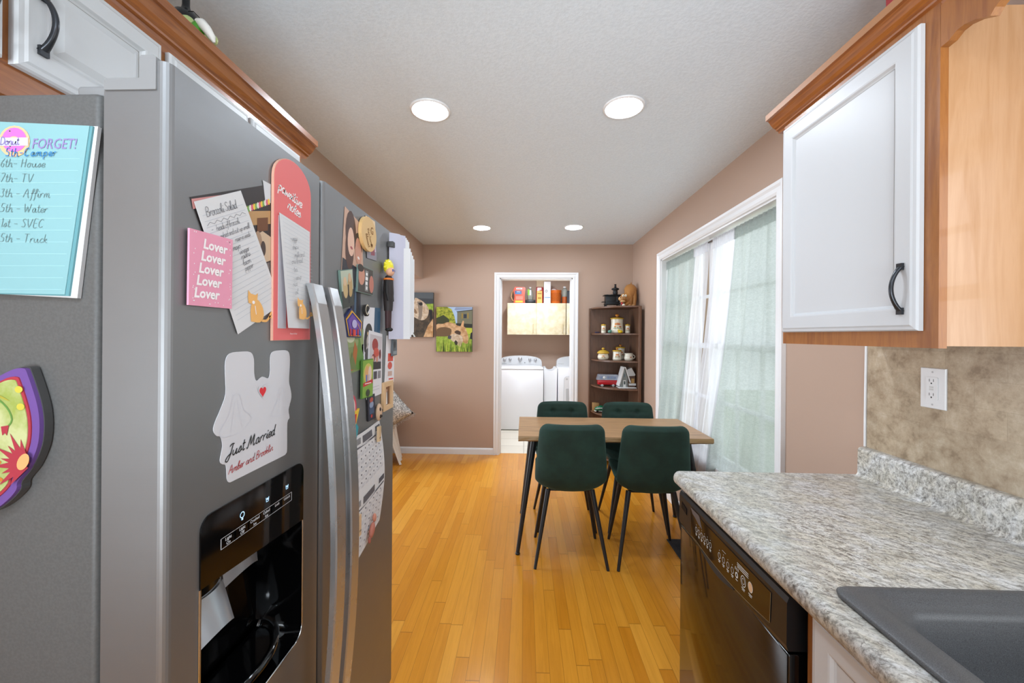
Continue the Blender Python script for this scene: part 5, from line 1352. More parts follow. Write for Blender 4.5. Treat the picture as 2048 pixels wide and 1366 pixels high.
MUSH = mat('mushroom_orange', '#D98A2C', 0.3); MUSHR = mat('mushroom_red', '#B5562A', 0.3); STEM = mat('mushroom_stem', '#D9C7A2', 0.3); LEAF = mat('leaf_olive', '#6E7A3A', 0.3); LID = mat('mustard_glaze', '#C9A23A', 0.16); LIDB = mat('brown_glaze', '#8A5A26', 0.16)

def wrap(b, cx, cy, r, ang, u, v, s, z, m, kind):
    """small decal shape bent round a cylinder of radius r facing the angle ang"""
    P_ = []
    for (x, y) in kind:
        a = ang + (u + x * s) / r
        P_.append((cx + (r + 0.0008) * math.cos(a), cy + (r + 0.0008) * math.sin(a), z + v + y * s))
    b.add(P_, [list(range(len(P_)))], m)
CAPS = [(math.cos(a * PI / 10), 0.62 * math.sin(a * PI / 10)) for a in range(11)] + [(-0.6, -0.12), (0, -0.18), (0.6, -0.12)]
STM = [(-0.2, -0.1), (0.2, -0.1), (0.28, -1.2), (-0.28, -1.2)]
LF = [(0, 0), (0.35, 0.45), (0.15, 0.9), (-0.15, 0.5)]

def mushroom_decor(b, cx, cy, r, z, s):
    a = -PI / 2 - 0.15
    wrap(b, cx, cy, r, a, 0, 0, s, z, STEM, STM); wrap(b, cx, cy, r + 0.0003, a, 0, 0, s, z, MUSH, CAPS); wrap(b, cx, cy, r + 0.0003, a, 0.2 * s, 0, s * 0.5, z, MUSHR, CAPS)
    wrap(b, cx, cy, r, a, s * 0.9, -s * 0.8, s * 0.5, z, MUSHR, CAPS); wrap(b, cx, cy, r, a, -s * 0.8, -s * 0.7, s * 0.45, z, MUSH, CAPS)
    for k in range(7): wrap(b, cx, cy, r + 0.0004, a, (-1.4 + 0.45 * k) * s, -1.5 * s, s * (0.6 + 0.2 * (k % 2)), z, LEAF, LF)

def canister(name, label, x, y, z, r, h, group=None, squat=False, deco=1.0):
    t = thing(name, label, 'canister', (x, y, z), 0, group)
    b = MB()
    if squat: prof = [(r * 0.6, 0), (r * 0.82, 0.004), (r * 0.98, h * 0.3), (r, h * 0.5), (r * 0.9, h * 0.8), (r * 0.8, h)]
    else: prof = [(r * 0.78, 0), (r * 0.94, 0.005), (r, h * 0.14), (r * 0.94, h * 0.4), (r * 0.9, h * 0.7), (r * 0.92, h)]
    b.lathe(prof, M_CERW, 28); rr = r * (1.0 if squat else 0.955)
    mushroom_decor(b, 0, 0, rr * 1.0, h * (0.62 if not squat else 0.6), h * 0.21 * deco)
    b.build('jar_body', t)
    b = MB()
    if squat: b.lathe([(r * 0.84, h - 0.002), (r * 1.08, h + 0.002), (r * 1.08, h + 0.010), (r * 0.9, h + r * 0.4), (r * 0.5, h + r * 0.62), (0.001, h + r * 0.68)], LID, 28)
    else: b.lathe([(r * 0.95, h), (r * 1.04, h + 0.002), (r * 1.04, h + 0.010), (r * 0.9, h + 0.016), (r * 0.5, h + r * 0.35), (0.001, h + r * 0.42)], LID, 28); b.lathe([(r * 0.86, h + 0.0175), (r * 0.5, h + r * 0.36), (0.001, h + r * 0.43)], LIDB, 28, caps=False) if r > 0.035 else None
    ld = b.build('lid', t); ld['label'] = 'mustard mushroom-cap lid'
    b = MB(); k = h + r * (0.66 if squat else 0.40); b.tube([(0, 0, k - 0.004), (0, 0, k + r * 0.16)], r * 0.13, STEM, 10); b.ball((0, 0, k + r * 0.22), (r * 0.30, r * 0.28, r * 0.20), MUSH if not squat else LID, seg=12); b.build('lid_knob', ld)
    return t
S1, S2, S3, S4, S0 = 1.415, 1.125, 0.835, 0.540, 1.703
canister('ceramic_canister', 'large white mushroom-painted cookie canister with brown lid on the upper shelf', 1.015, 4.37, S1, 0.070, 0.155, 'mushroom ceramics')
canister('salt_shaker', 'small white mushroom shaker at the left of the large canister', 0.868, 4.37, S1, 0.026, 0.083, 'mushroom ceramics', deco=0.9)
canister('pepper_shaker', 'small white mushroom shaker at the right of the large canister', 1.120, 4.33, S1, 0.027, 0.083, 'mushroom ceramics', deco=0.9)
canister('sugar_bowl', 'squat white mushroom bowl with wide mustard lid on the second shelf', 0.868, 4.38, S2, 0.061, 0.068, 'mushroom ceramics', True)
canister('ceramic_canister', 'medium white mushroom canister in the middle of the second shelf', 1.003, 4.31, S2, 0.047, 0.094, 'mushroom ceramics')
canister('ceramic_canister', 'mushroom canister standing behind the medium one on the second shelf', 1.075, 4.46, S2, 0.050, 0.125, 'mushroom ceramics')
t = thing('ceramic_cup', 'white ceramic cup with a side handle at the right of the second shelf', 'cup', (1.118, 4.27, S2), 0, 'mushroom ceramics')
b = MB(); b.lathe([(0.030, 0), (0.043, 0.006), (0.048, 0.030), (0.043, 0.050), (0.040, 0.066), (0.046, 0.078), (0.043, 0.078), (0.036, 0.064), (0.036, 0.02), (0.001, 0.01)], M_CERW, 28, caps=False); wrap(b, 0, 0, 0.048, -PI / 2 + 0.2, 0, 0, 0.012, 0.035, MUSHR, CAPS)
for k in range(6): wrap(b, 0, 0, 0.048, -PI / 2, -0.03 + 0.012 * k, 0, 0.008, 0.045, MUSHR if k % 2 else LEAF, LF)
b.build('cup_body', t)
b = MB(); b.tube([(0.042 + 0.024 * math.sin(PI * k / 8), 0, 0.016 + 0.048 * k / 8) for k in range(9)], 0.0045, M_CERW, 8); b.build('cup_handle', t)
b = MB(); b.ball((0.925, 4.32, S1 + 0.019), (0.022, 0.018, 0.019), mat('sea_green_glaze', '#5E9080', 0.2)); b.ball((0.938, 4.315, S1 + 0.030), (0.010, 0.010, 0.010), MATS['sea_green_glaze'])
tag(b.build('glass_trinket', None, (0.925, 4.32, S1)), 'small sea green trinket beside the left mushroom shaker', 'trinket')
b = MB(); YD = mat('yellow_duck_glaze', '#E4C026', 0.2); b.ball((1.030, 4.282, S1 + 0.018), (0.026, 0.017, 0.018), YD); b.ball((1.012, 4.280, S1 + 0.032), (0.012, 0.011, 0.012), YD); b.ball((1.000, 4.278, S1 + 0.030), (0.005, 0.004, 0.003), MUSH, seg=8)
tag(b.build('duck_figurine', None, (1.03, 4.28, S1)), 'small yellow ceramic duck in front of the large canister', 'figurine')
b = MB(); 
for k in range(4): b.ball((0.795 + 0.012 * k, 4.45, S1 + 0.010), (0.008, 0.010, 0.010), mat('dark_violet_stone', '#3E3550', 0.3), seg=8)
tag(b.build('stone_trinket', None, (0.81, 4.45, S1)), 'row of tiny dark violet stones at the left end of the upper shelf', 'trinket')
# black toy stove
t = thing('toy_stove', 'black miniature cast iron cooking stove on top of the corner shelf', 'toy stove', (0.965, 4.38, S0))
IR = mat('cast_iron', '#1C1E20', 0.45, 0.3)
b = P(t)
b.box(0.885, 1.035, 4.335, 4.43, S0 + 0.04, S0 + 0.125, IR, 0.006); b.box(0.895, 0.985, 4.330, 4.336, S0 + 0.06, S0 + 0.112, IR, 0.002); b.box(1.0, 1.028, 4.330, 4.336, S0 + 0.055, S0 + 0.115, IR, 0.002)
b.box(0.880, 1.04, 4.33, 4.435, S0 + 0.028, S0 + 0.045, IR, 0.003)
for x in (0.895, 1.025):
    for y in (4.34, 4.425): b.tube([(x, y, S0 + 0.034), (x + (-0.012 if x < 0.95 else 0.008), y, S0)], [0.009, 0.005], IR, 8)
b.build('stove_body', t)
b = P(t); b.box(0.868, 1.07, 4.322, 4.44, S0 + 0.125, S0 + 0.133, IR, 0.003); 
for x in (0.905, 0.955): b.lathe([(0.02, 0), (0.02, 0.004), (0.012, 0.006)], IR, 16, Matrix.Translation((x, 4.38, S0 + 0.133)))
b.box(0.850, 0.886, 4.345, 4.42, S0 + 0.054, S0 + 0.059, IR, 0.002); b.build('cooking_top', t)
b = P(t); b.box(0.955, 1.06, 4.40, 4.435, S0 + 0.133, S0 + 0.145, IR, 0.003); b.lathe([(0.026, 0.145), (0.028, 0.17), (0.022, 0.185), (0.04, 0.195), (0.042, 0.205), (0.03, 0.214), (0.012, 0.218), (0.010, 0.25), (0.013, 0.252), (0.013, 0.256)], IR, 20, Matrix.Translation((1.0, 4.40, S0))); b.build('stove_pipe', t)
# tan ceramic dog
t = thing('ceramic_dog', 'glossy tan ceramic dog crouching with its rump raised on the corner shelf', 'figurine', (1.13, 4.37, S0))
TAN = mat('tan_glaze', '#A8743E', 0.14); TAN2 = mat('light_tan_glaze', '#C79A68', 0.14)
b = P(t)
sk_pts = [((1.045, 4.29, 0.075), 0.030), ((1.085, 4.31, 0.085), 0.048), ((1.12, 4.34, 0.10), 0.052), ((1.15, 4.36, 0.15), 0.062), ((1.16, 4.38, 0.19), 0.070), ((1.16, 4.385, 0.22), 0.060), ((1.16, 4.385, 0.245), 0.042), ((1.16, 4.385, 0.256), 0.012)]
b.tube([Vector((p[0], p[1], S0 + p[2])) for p, r in sk_pts], [r for p, r in sk_pts], TAN, 20)
for (x, y) in ((1.135, 4.315), (1.185, 4.33), (1.185, 4.43)): b.tube([(x, y + 0.02, S0 + 0.17), (x + 0.004, y, S0 + 0.09), (x - 0.004, y - 0.01, S0 + 0.02)], [0.034, 0.028, 0.022], TAN, 14); b.ball((x - 0.015, y - 0.02, S0 + 0.016), (0.026, 0.02, 0.0155), TAN2)
b.tube([(1.14, 4.33, S0 + 0.09), (1.11, 4.29, S0 + 0.035), (1.075, 4.275, S0 + 0.016)], [0.026, 0.02, 0.015], TAN, 12); b.tube([(1.165, 4.385, S0 + 0.245), (1.170, 4.385, S0 + 0.275)], [0.010, 0.003], TAN, 10)
b.build('dog_body', t)
b = P(t); b.ball((1.062, 4.275, S0 + 0.098), (0.036, 0.034, 0.044), TAN); b.ball((1.025, 4.255, S0 + 0.082), (0.026, 0.024, 0.024), TAN2); b.ball((1.045, 4.245, S0 + 0.055), (0.026, 0.02, 0.014), TAN2)
for dx in (0, 0.026): b.ball((1.050 + dx, 4.246, S0 + 0.115), (0.012, 0.008, 0.014), M_CERW, seg=12); b.ball((1.047 + dx, 4.239, S0 + 0.112), (0.004, 0.003, 0.005), BLK, seg=8)
b.ball((1.018, 4.236, S0 + 0.092), (0.007, 0.006, 0.005), BLK, seg=8); b.ball((1.095, 4.272, S0 + 0.09), (0.014, 0.016, 0.034), TAN, seg=12); b.build('dog_head', t)
b = P(t); b.ball((1.035, 4.245, S0 + 0.030), (0.010, 0.012, 0.016), mat('red_glaze', '#B8242A', 0.2), seg=10); b.ball((1.052, 4.240, S0 + 0.014), (0.018, 0.012, 0.013), M_CERW, seg=10); b.build('red_tongue', t)
# toy camper and winter cottage
t = thing('toy_camper', 'red and silver toy camper van on the third shelf', 'toy', (0.91, 4.36, S3))
b = P(t); b.box(0.805, 1.015, 4.325, 4.405, S3 + 0.020, S3 + 0.072, mat('toy_red', '#B5141E', 0.25), 0.008, 3); b.build('red_body', t)
b = P(t); SV = mat('toy_silver', '#A9AEBC', 0.25, 0.5); b.prism([(0.795, 0.072), (1.02, 0.072), (1.02, 0.125), (1.01, 0.132), (0.82, 0.132), (0.808, 0.124)], -4.402, -4.328, SV, frame((0, 0, S3), (1, 0, 0), (0, 0, 1), (0, -1, 0)))
for k in range(5): b.box(0.825 + 0.037 * k, 0.852 + 0.037 * k, 4.3265, 4.328, S3 + 0.085, S3 + 0.113, mat('toy_window', '#7E8CA8', 0.15)) if k != 1 else b.ball((0.87, 4.327, S3 + 0.10), (0.014, 0.003, 0.013), M_PLASTW, seg=10)
b.build('silver_top', t)
for x in (0.85, 0.97):
    for y in (4.327, 4.403):
        b = P(t); b.lathe([(0.012, -0.004), (0.014, -0.002), (0.014, 0.004), (0.008, 0.005)], flat('#B8B8B8'), 16, Matrix.Translation((x, y, S3 + 0.014)) @ Matrix.Rotation(PI / 2, 4, 'X')); b.build('wheel', t)
t = thing('model_cottage', 'snow-trimmed miniature cottage with steep gable on the third shelf', 'model house', (1.09, 4.28, S3))
SNOW = mat('snow_white', '#E3E4E2', 0.6); BK = mat('cottage_brick', '#6E5446', 0.7)
b = P(t); b.box(1.0, 1.185, 4.19, 4.36, S3, S3 + 0.010, SNOW, 0.004); b.build('snow_base', t)
Fc = frame((0, 0, S3), (1, 0, 0), (0, 0, 1), (0, -1, 0))
b = P(t, Fc); b.prism([(1.02, 0.01), (1.095, 0.01), (1.095, 0.10), (1.062, 0.205), (1.020, 0.06)], -4.34, -4.22, mat('cottage_grey', '#8C9290', 0.6)); b.prism([(1.095, 0.01), (1.18, 0.01), (1.18, 0.13), (1.095, 0.13)], -4.34, -4.245, BK); b.build('walls', t)
b = P(t, Fc)
for (p, q) in (((1.008, 0.02), (1.062, 0.222)), ((1.062, 0.222), (1.118, 0.06))):
    dx, dy = q[0] - p[0], q[1] - p[1]; L_ = math.hypot(dx, dy); nx, ny = -dy / L_ * 0.010, dx / L_ * 0.010
    b.prism([p, q, (q[0] + nx, q[1] + ny), (p[0] + nx, p[1] + ny)], -4.35, -4.208, SNOW)
b.prism([(1.085, 0.19), (1.14, 0.215), (1.182, 0.14), (1.172, 0.13), (1.10, 0.125)], -4.35, -4.236, SNOW); b.prism([(1.11, 0.028), (1.184, 0.028), (1.184, 0.05), (1.11, 0.05)], -4.25, -4.225, SNOW); b.build('snowy_roof', t)
b = P(t, Fc); b.prism([(1.048, 0.012), (1.076, 0.012), (1.076, 0.085), (1.048, 0.085)], 0, 0.001, SNOW, Matrix.Translation((0, 0, -4.2185))); b.prism(rrect(1.054, 1.070, 0.04, 0.075, 0.006, 3), -4.2170, -4.2155, flat('#4A5A58')); b.prism([(1.14, 0.05), (1.172, 0.05), (1.172, 0.10), (1.14, 0.10)], -4.244, -4.243, flat('#C9A060')); b.prism([(1.058, 0.12), (1.068, 0.12), (1.068, 0.15), (1.058, 0.15)], -4.219, -4.217, flat('#5E7884')); b.build('white_door', t)
b = MB(); b.box(0.775, 0.845, 4.47, 4.53, S4, S4 + 0.09, mat('kraft_card', '#B08A58', 0.7), 0.002)
tag(b.build('cardboard_box', None, (0.81, 4.5, S4)), 'small kraft box at the left of the low shelf', 'box')
t = thing('toy_car', 'green and white toy car on the low shelf behind the chair', 'toy', (0.85, 4.40, S4)); DG = mat('toy_green', '#1E6A48', 0.2)
b = P(t); b.tube([(0.785, 4.41, S4 + 0.035), (0.80, 4.41, S4 + 0.035), (0.85, 4.41, S4 + 0.045), (0.90, 4.41, S4 + 0.035), (0.925, 4.41, S4 + 0.033)], [0.012, 0.024, 0.034, 0.026, 0.012], DG, 16); b.build('car_body', t)
b = P(t); b.box(0.782, 0.925, 4.385, 4.435, S4 + 0.012, S4 + 0.02, SNOW, 0.003); b.tube([(0.79, 4.378, S4 + 0.045), (0.85, 4.374, S4 + 0.052), (0.91, 4.378, S4 + 0.045)], 0.004, SNOW, 8); b.build('white_trim', t)
for x in (0.81, 0.895):
    b = P(t); b.lathe([(0.013, -0.03), (0.013, 0.03)], BLK, 14, Matrix.Translation((x, 4.41, S4 + 0.013)) @ Matrix.Rotation(PI / 2, 4, 'X')); b.build('wheel', t)

# ================================================================== CANVAS PRINTS ON THE BACK WALL
def canvas(name, label, x0, x1, z0, z1, paint):
    F = frame((x0, YB - 0.001, z0), (1, 0, 0), (0, 0, 1), (0, -1, 0)); w_, h_ = x1 - x0, z1 - z0
    b = MB(F); b.prism([(0, 0), (w_, 0), (w_, h_), (0, h_)], 0, 0.032, flat('#3A342C'))
    H_ = [0.0322]
    def poly(pts, c, sm=False):
        q = [(x * w_, y * h_) for x, y in pts]
        if sm: q = smooth_line(q + [q[0]], 3)[:-1]
        b.flat([(min(max(x, 0.001), w_ - 0.001), min(max(y, 0.001), h_ - 0.001)) for x, y in q], H_[0], c if not isinstance(c, str) else flat(c, 0.6)); H_[0] += 0.00008
    paint(poly)
    return tag(b.build(name, None, ((x0 + x1) / 2, YB - 0.001, z0)), label, 'canvas print')
GRASS = m_noisy('canvas_grass', '#7E9A2E', '#A9BE4A', 30, 0.6); FUR = m_noisy('canvas_fur', '#B79A7C', '#D8C6AE', 26, 0.6); FURD = m_noisy('canvas_dark_fur', '#3A3026', '#5A4A38', 20, 0.6); TREE = m_noisy('canvas_tree', '#6E7A1E', '#B8B83C', 40, 0.6); FURT = m_noisy('canvas_tan_fur', '#B08050', '#D8B084', 22, 0.6)
def art1(p):
    p([(0, 0), (1, 0), (1, 1), (0, 1)], '#3E4246'); p([(0, 0.88), (1, 0.86), (1, 1), (0, 1)], '#565C60'); p([(0, 0.0), (1, 0.0), (1, 0.75), (0.6, 0.74), (0, 0.6)], GRASS)
    p([(0.0, 0.0), (0.4, 0.0), (0.35, 0.12), (0, 0.16)], '#3A342E')
    p([(0.30, 0.0), (0.25, 0.3), (0.2, 0.5), (0.4, 0.6), (0.85, 0.62), (1, 0.55), (1, 0.0)], FURD, True)
    p([(0.26, 0.42), (0.33, 0.1), (0.42, 0.0), (0.36, 0.0), (0.30, 0.1), (0.20, 0.42)], '#C9D0CC')
    p([(0.68, 0.0), (0.82, 0.25), (1, 0.42), (1, 0)], FURT)
    p([(0.02, 0.60), (0.0, 0.78), (0.18, 0.84), (0.35, 0.80), (0.40, 0.88), (0.55, 0.84), (0.72, 0.76), (0.85, 0.62), (0.80, 0.45), (0.66, 0.38), (0.50, 0.40), (0.28, 0.48), (0.1, 0.52)], FUR, True)
    p([(0.46, 0.80), (0.52, 0.55), (0.50, 0.40), (0.60, 0.40), (0.64, 0.62), (0.62, 0.78)], '#8A7A6A', True); p([(0.50, 0.76), (0.55, 0.71), (0.64, 0.72), (0.62, 0.78)], '#2A2422', True); p([(0.32, 0.6), (0.42, 0.52), (0.46, 0.56), (0.38, 0.64)], '#8A6A4C', True)
    p([(0.86, 0.62), (0.96, 0.58), (0.97, 0.42), (0.9, 0.36)], '#1E1C1C')
def art2(p):
    p([(0, 0), (1, 0), (1, 1), (0, 1)], '#A9C0DC'); p([(0, 0.6), (0.55, 0.6), (0.5, 0.8), (0.42, 0.95), (0.3, 1), (0, 1)], TREE); p([(0, 0.6), (0, 0.75), (0.2, 0.82), (0.36, 0.72), (0.36, 0.6)], '#3A3E22')
    p([(0.58, 0.52), (0.58, 0.9), (1, 0.94), (1, 0.52)], '#73715A'); p([(0.5, 0.94), (0.54, 0.99), (1, 0.99), (1, 0.955), (0.55, 0.92)], '#8A98B4'); p([(0.55, 0.90), (1, 0.945), (1, 0.925), (0.58, 0.885)], '#3E3A34')
    p([(0.76, 0.75), (0.84, 0.75), (0.84, 0.84), (0.76, 0.84)], '#2E3440'); p([(0.70, 0.74), (0.74, 0.74), (0.74, 0.86), (0.70, 0.86)], '#9A7E3A'); p([(0.86, 0.74), (0.90, 0.74), (0.90, 0.87), (0.86, 0.87)], '#9A7E3A')
    p([(0.55, 0.50), (1, 0.50), (1, 0.62), (0.55, 0.64)], '#2A2E26'); p([(0, 0.5), (1, 0.5), (1, 0.545), (0.6, 0.55), (0, 0.66)], '#3A3A28'); p([(0.7, 0.38), (1, 0.38), (1, 0.53), (0.7, 0.54)], '#B8BE3E'); p([(0, 0), (1, 0), (1, 0.4), (0, 0.4)], GRASS)
    p([(0.0, 0.36), (0.0, 0.60), (0.18, 0.62), (0.32, 0.66), (0.5, 0.63), (0.6, 0.58), (0.78, 0.56), (0.84, 0.48), (0.9, 0.3), (0.86, 0.18), (0.74, 0.22), (0.6, 0.3), (0.3, 0.34)], FURT, True)
    p([(0.0, 0.34), (0.02, 0.5), (0.22, 0.55), (0.42, 0.5), (0.38, 0.36), (0.2, 0.34)], '#6E5438', True); p([(0.68, 0.58), (0.74, 0.70), (0.77, 0.68), (0.76, 0.54)], '#D8A878')
    p([(0.36, 0.34), (0.48, 0.4), (0.7, 0.36), (0.74, 0.24), (0.66, 0.1), (0.56, 0.2), (0.44, 0.24)], FUR, True); p([(0.50, 0.44), (0.58, 0.48), (0.68, 0.44), (0.66, 0.38), (0.56, 0.40)], '#4A3626', True); p([(0.32, 0.3), (0.34, 0.36), (0.42, 0.35), (0.4, 0.28)], '#4E4A50', True); p([(0.5, 0.2), (0.54, 0.26), (0.6, 0.2), (0.56, 0.14)], '#3A3428', True)
    p([(0.93, 0.28), (0.96, 0.42), (1, 0.44), (1, 0.28)], '#1E1E22')
    rr_ = random.Random(4)
    for k in range(60):
        x = rr_.random(); hgt = 0.10 + 0.26 * rr_.random() * (1.0 if x < 0.35 or x > 0.85 else 0.6); d_ = (rr_.random() - 0.5) * 0.12
        p([(x - 0.012, 0.0), (x + 0.012, 0.0), (x + d_, hgt)], ['#A9BE3A', '#5E7A1E', '#C6CE5A', '#7E9A2E', '#3E5218'][k % 5])
canvas('canvas_print', 'canvas photo of a dog head lifted upward, half hidden by the papers', -1.41, -1.058, 1.358, 1.876, art1)
canvas('canvas_print', 'canvas photo of a tan dog lying in bright grass, right of the other canvas', -1.022, -0.604, 1.192, 1.710, art2)

# ================================================================== SIDE ROOM: ARMCHAIR, PILLOW, THROW
t = thing('armchair', 'cream upholstered armchair in the side room, mostly hidden behind the refrigerator', 'armchair', (-1.93, 4.15, 0))
UP = m_noisy('cream_upholstery', '#CFC6B8', '#DAD2C6', 60, 0.9)
b = P(t); b.box(-2.30, -1.56, 3.85, 4.52, 0.08, 0.42, UP, 0.04, 3); b.build('seat', t)
b = P(t); b.box(-2.30, -1.56, 4.36, 4.55, 0.3, 0.85, UP, 0.05, 3); b.build('backrest', t)
for x in (-2.42, -1.64): b = P(t); b.box(x, x + 0.14, 3.85, 4.5, 0.06, 0.58, UP, 0.04, 3); b.build('armrest', t)
for x in (-2.36, -1.58):
    for y in (3.92, 4.44): b = P(t); b.tube([(x, y, 0.08), (x, y, 0)], [0.025, 0.018], M_WALNUT, 10); b.build('leg', t)
t = thing('throw_pillow', 'grey and white knit pillow with fringe peeking from behind the refrigerator', 'pillow', (-1.49, 4.26, 0.40))
KN = m_noisy('grey_white_knit', '#8A8A88', '#E4E2DE', 70, 0.95, 0.6, 2, 0.006)
b = P(t); n = 16
def pil(side):
    def fn(s, tt):
        u = (2 * s - 1); v = (2 * tt - 1); e = (1 - abs(u) ** 2.6) * (1 - abs(v) ** 2.6)
        k = 1 - 0.06 * (1 - abs(v) ** 2) * abs(u) ; k2 = 1 - 0.06 * (1 - abs(u) ** 2) * abs(v)
        x = u * 0.225 * k; z = v * 0.225 * k2; a = math.radians(38)
        return (-1.515 + x * math.cos(a) - z * math.sin(a), 4.27 + side * 0.075 * max(e, 0) ** 0.5, 0.585 + x * math.sin(a) * 0.0 + (x * math.sin(a) + z * math.cos(a)) * 0.88 - 0.02)
    return fn
b.grid(pil(-1), n, n, KN); b.grid(pil(1), n, n, KN); b.build('cushion', t, merge=True)
b = P(t); rr_ = random.Random(2)
for k in range(46):
    s = k / 45; p = Vector(pil(0)(1.0, s)); q = p + Vector((0.014 + 0.012 * rr_.random(), 0.01 * (rr_.random() - 0.5), -0.008 - 0.022 * rr_.random())); b.tube([p, q], 0.0016, KN, 4)
    p = Vector(pil(0)(s, 0.0)); q = p + Vector((0.006 + 0.012 * rr_.random(), 0.01 * (rr_.random() - 0.5), -0.022 - 0.012 * rr_.random())); b.tube([p, q], 0.0016, KN, 4)
b.build('fringe', t)
b = MB()
def thr(s, tt):
    y = 4.16 + 0.30 * s; d = 1 - tt
    x = -1.475 + (0.165 * d ** 1.6) * (0.75 + 0.25 * math.cos(s * 3)) + 0.016 * math.sin(s * 16) * d
    return (x, y - 0.03 * d * (1 - s), 0.010 + 0.62 * tt - 0.02 * d * math.sin(s * 9) * 0.3)
b.grid(thr, 40, 24, M_THROW); b.grid(lambda s, tt: (-1.475 - 0.20 * tt, 4.16 + 0.30 * s, 0.63 + 0.004 * math.sin(s * 12)), 20, 4, M_THROW)
tag(b.build('throw_blanket', None, (-1.45, 4.3, 0.0)), 'cream throw blanket hanging down to the floor below the fringed pillow', 'blanket')

# ================================================================== LAUNDRY ROOM
wa = thing('washing_machine', 'white top-loading washing machine with five knobs, left in the laundry', 'washing machine', (-0.06, 6.05, 0))
b = P(wa); b.box(-0.405, 0.280, 5.75, 6.40, 0.012, 0.885, M_WHITEA, 0.008, 2); b.box(-0.39, 0.265, 5.79, 6.36, 0.0, 0.02, M_BLACKM); b.build('cabinet', wa)
b = P(wa); b.box(-0.405, 0.280, 5.745, 6.20, 0.886, 0.915, M_WHITEA, 0.008, 2); b.box(-0.37, 0.25, 5.76, 6.17, 0.915, 0.922, M_WHITEA, 0.004); b.build('lid', wa)
def console(root, xc, hw, knobs, y=6.22):
    F = frame((xc, y, 0), (1, 0, 0), (0, 0.14, 1), (0, -1, 0))
    pts = [(-hw, 0.905)] + [(-hw * math.cos(PI * k / 24) * (1 if True else 0), 0.905 + 0.155 * (math.sin(PI * k / 24) ** 0.42)) for k in range(1, 24)] + [(hw, 0.905)]
    F2 = frame((xc, y - 0.0, 0), (1, 0, 0), (0, 0, 1), (0, -1, 0))
    b = P(root, F2); b.prism(pts, -0.13, 0.0, M_CONS)
    b.prism([(x * 1.01, 0.905 + (z - 0.905) * 1.02) for x, z in pts], -0.13, -0.004, mat('console_rim', '#DDDEE0', 0.3))
    b.build('console', root)
    for (x, z, r) in knobs:
        b = P(root, F2 @ Matrix.Translation((x, z, 0))); b.lathe([(r, 0.0), (r, 0.006), (r * 0.86, 0.02), (r * 0.8, 0.024), (0.001, 0.025)], mat('silver_knob', '#B9BBBE', 0.2, 0.7), 20, caps=False); b.build('knob', root)
    return F2
Fw = console(wa, -0.062, 0.335, [(-0.245, 1.005, 0.024), (-0.16, 1.007, 0.022), (-0.005, 1.012, 0.034), (0.148, 1.007, 0.024), (0.235, 1.003, 0.024)])
b = P(wa, Fw); b.text('Whirlpool', -0.262, 0.937, 0.021, flat('#7E8084'), 0.0012, bold=0.01); b.build('badge', wa); b = P(wa, Fw); b.ell2(0.07, 0.955, 0.009, 0.009, 0.0012, flat('#7A7C80'), 12); b.rect(-0.05, 0.04, 0.945, 0.948, 0.0012, flat('#A8AAAE')); b.build('indicator', wa)
dy = thing('clothes_dryer', 'white clothes dryer with round latch, partly behind the door casing', 'dryer', (0.84, 6.05, 0))
b = P(dy); b.box(0.498, 1.18, 5.76, 6.42, 0.012, 0.905, M_WHITEA, 0.010, 2); b.box(0.51, 1.16, 5.80, 6.38, 0.0, 0.02, M_BLACKM); b.build('cabinet', dy)
console(dy, 0.835, 0.325, [(0.17, 1.01, 0.03), (0.24, 1.01, 0.02)])
b = P(dy, frame((0.835, 5.76, 0), (1, 0, 0), (0, 0, 1), (0, -1, 0))); b.F = Matrix.Translation(-Vector(dy.location)) @ frame((0.835, 6.22, 0), (1, 0, 0), (0, 0, 1), (0, -1, 0)); b.text('Whirlpool', -0.262, 0.937, 0.021, flat('#8A8C90'), 0.0012); b.build('badge', dy)
b = P(dy, frame((0, 5.76, 0), (1, 0, 0), (0, 0, 1), (0, -1, 0))); b.prism(rrect(0.575, 1.10, 0.25, 0.80, 0.06, 6), 0, 0.006, mat('dryer_seam', '#B8BABD', 0.4)); b.prism(rrect(0.580, 1.095, 0.255, 0.795, 0.056, 6), 0.004, 0.014, M_WHITEA)
b.ell2(0.618, 0.755, 0.015, 0.015, 0.0145, M_CONS, 14); b.build('door', dy)
b = P(dy, frame((0, 5.76, 0), (1, 0, 0), (0, 0, 1), (0, -1, 0))); b.prism(rrect(0.605, 0.645, 0.44, 0.62, 0.012, 4), 0.013, 0.022, M_CONS); b.build('handle', dy)
b = MB(); n = 14      # narrow white hamper with a scooped top
pts = [(0.300, 0.0), (0.480, 0.0), (0.487, 0.905), (0.455, 0.908)] + [(0.388 + 0.062 * math.cos(PI * k / n), 0.900 - 0.040 * math.sin(PI * k / n)) for k in range(n + 1)] + [(0.325, 0.908), (0.290, 0.905)]
Fh2 = frame((0, 5.86, 0), (1, 0, 0), (0, 0, 1), (0, 1, 0))
b.F = Fh2; b.prism(pts, 0.0, 0.012, M_PLASTW); b.prism(pts, 0.30, 0.312, M_PLASTW); b.prism([(0.292, 0), (0.304, 0), (0.304, 0.905), (0.292, 0.905)], 0.012, 0.30, M_PLASTW); b.prism([(0.474, 0), (0.484, 0), (0.484, 0.905), (0.474, 0.905)], 0.012, 0.30, M_PLASTW); b.prism([(0.304, 0), (0.474, 0), (0.474, 0.01), (0.304, 0.01)], 0.012, 0.30, M_PLASTW)
tag(b.build('narrow_hamper', None, (0.389, 6.01, 0)), 'narrow white plastic hamper with scooped rim between washer and dryer', 'hamper')
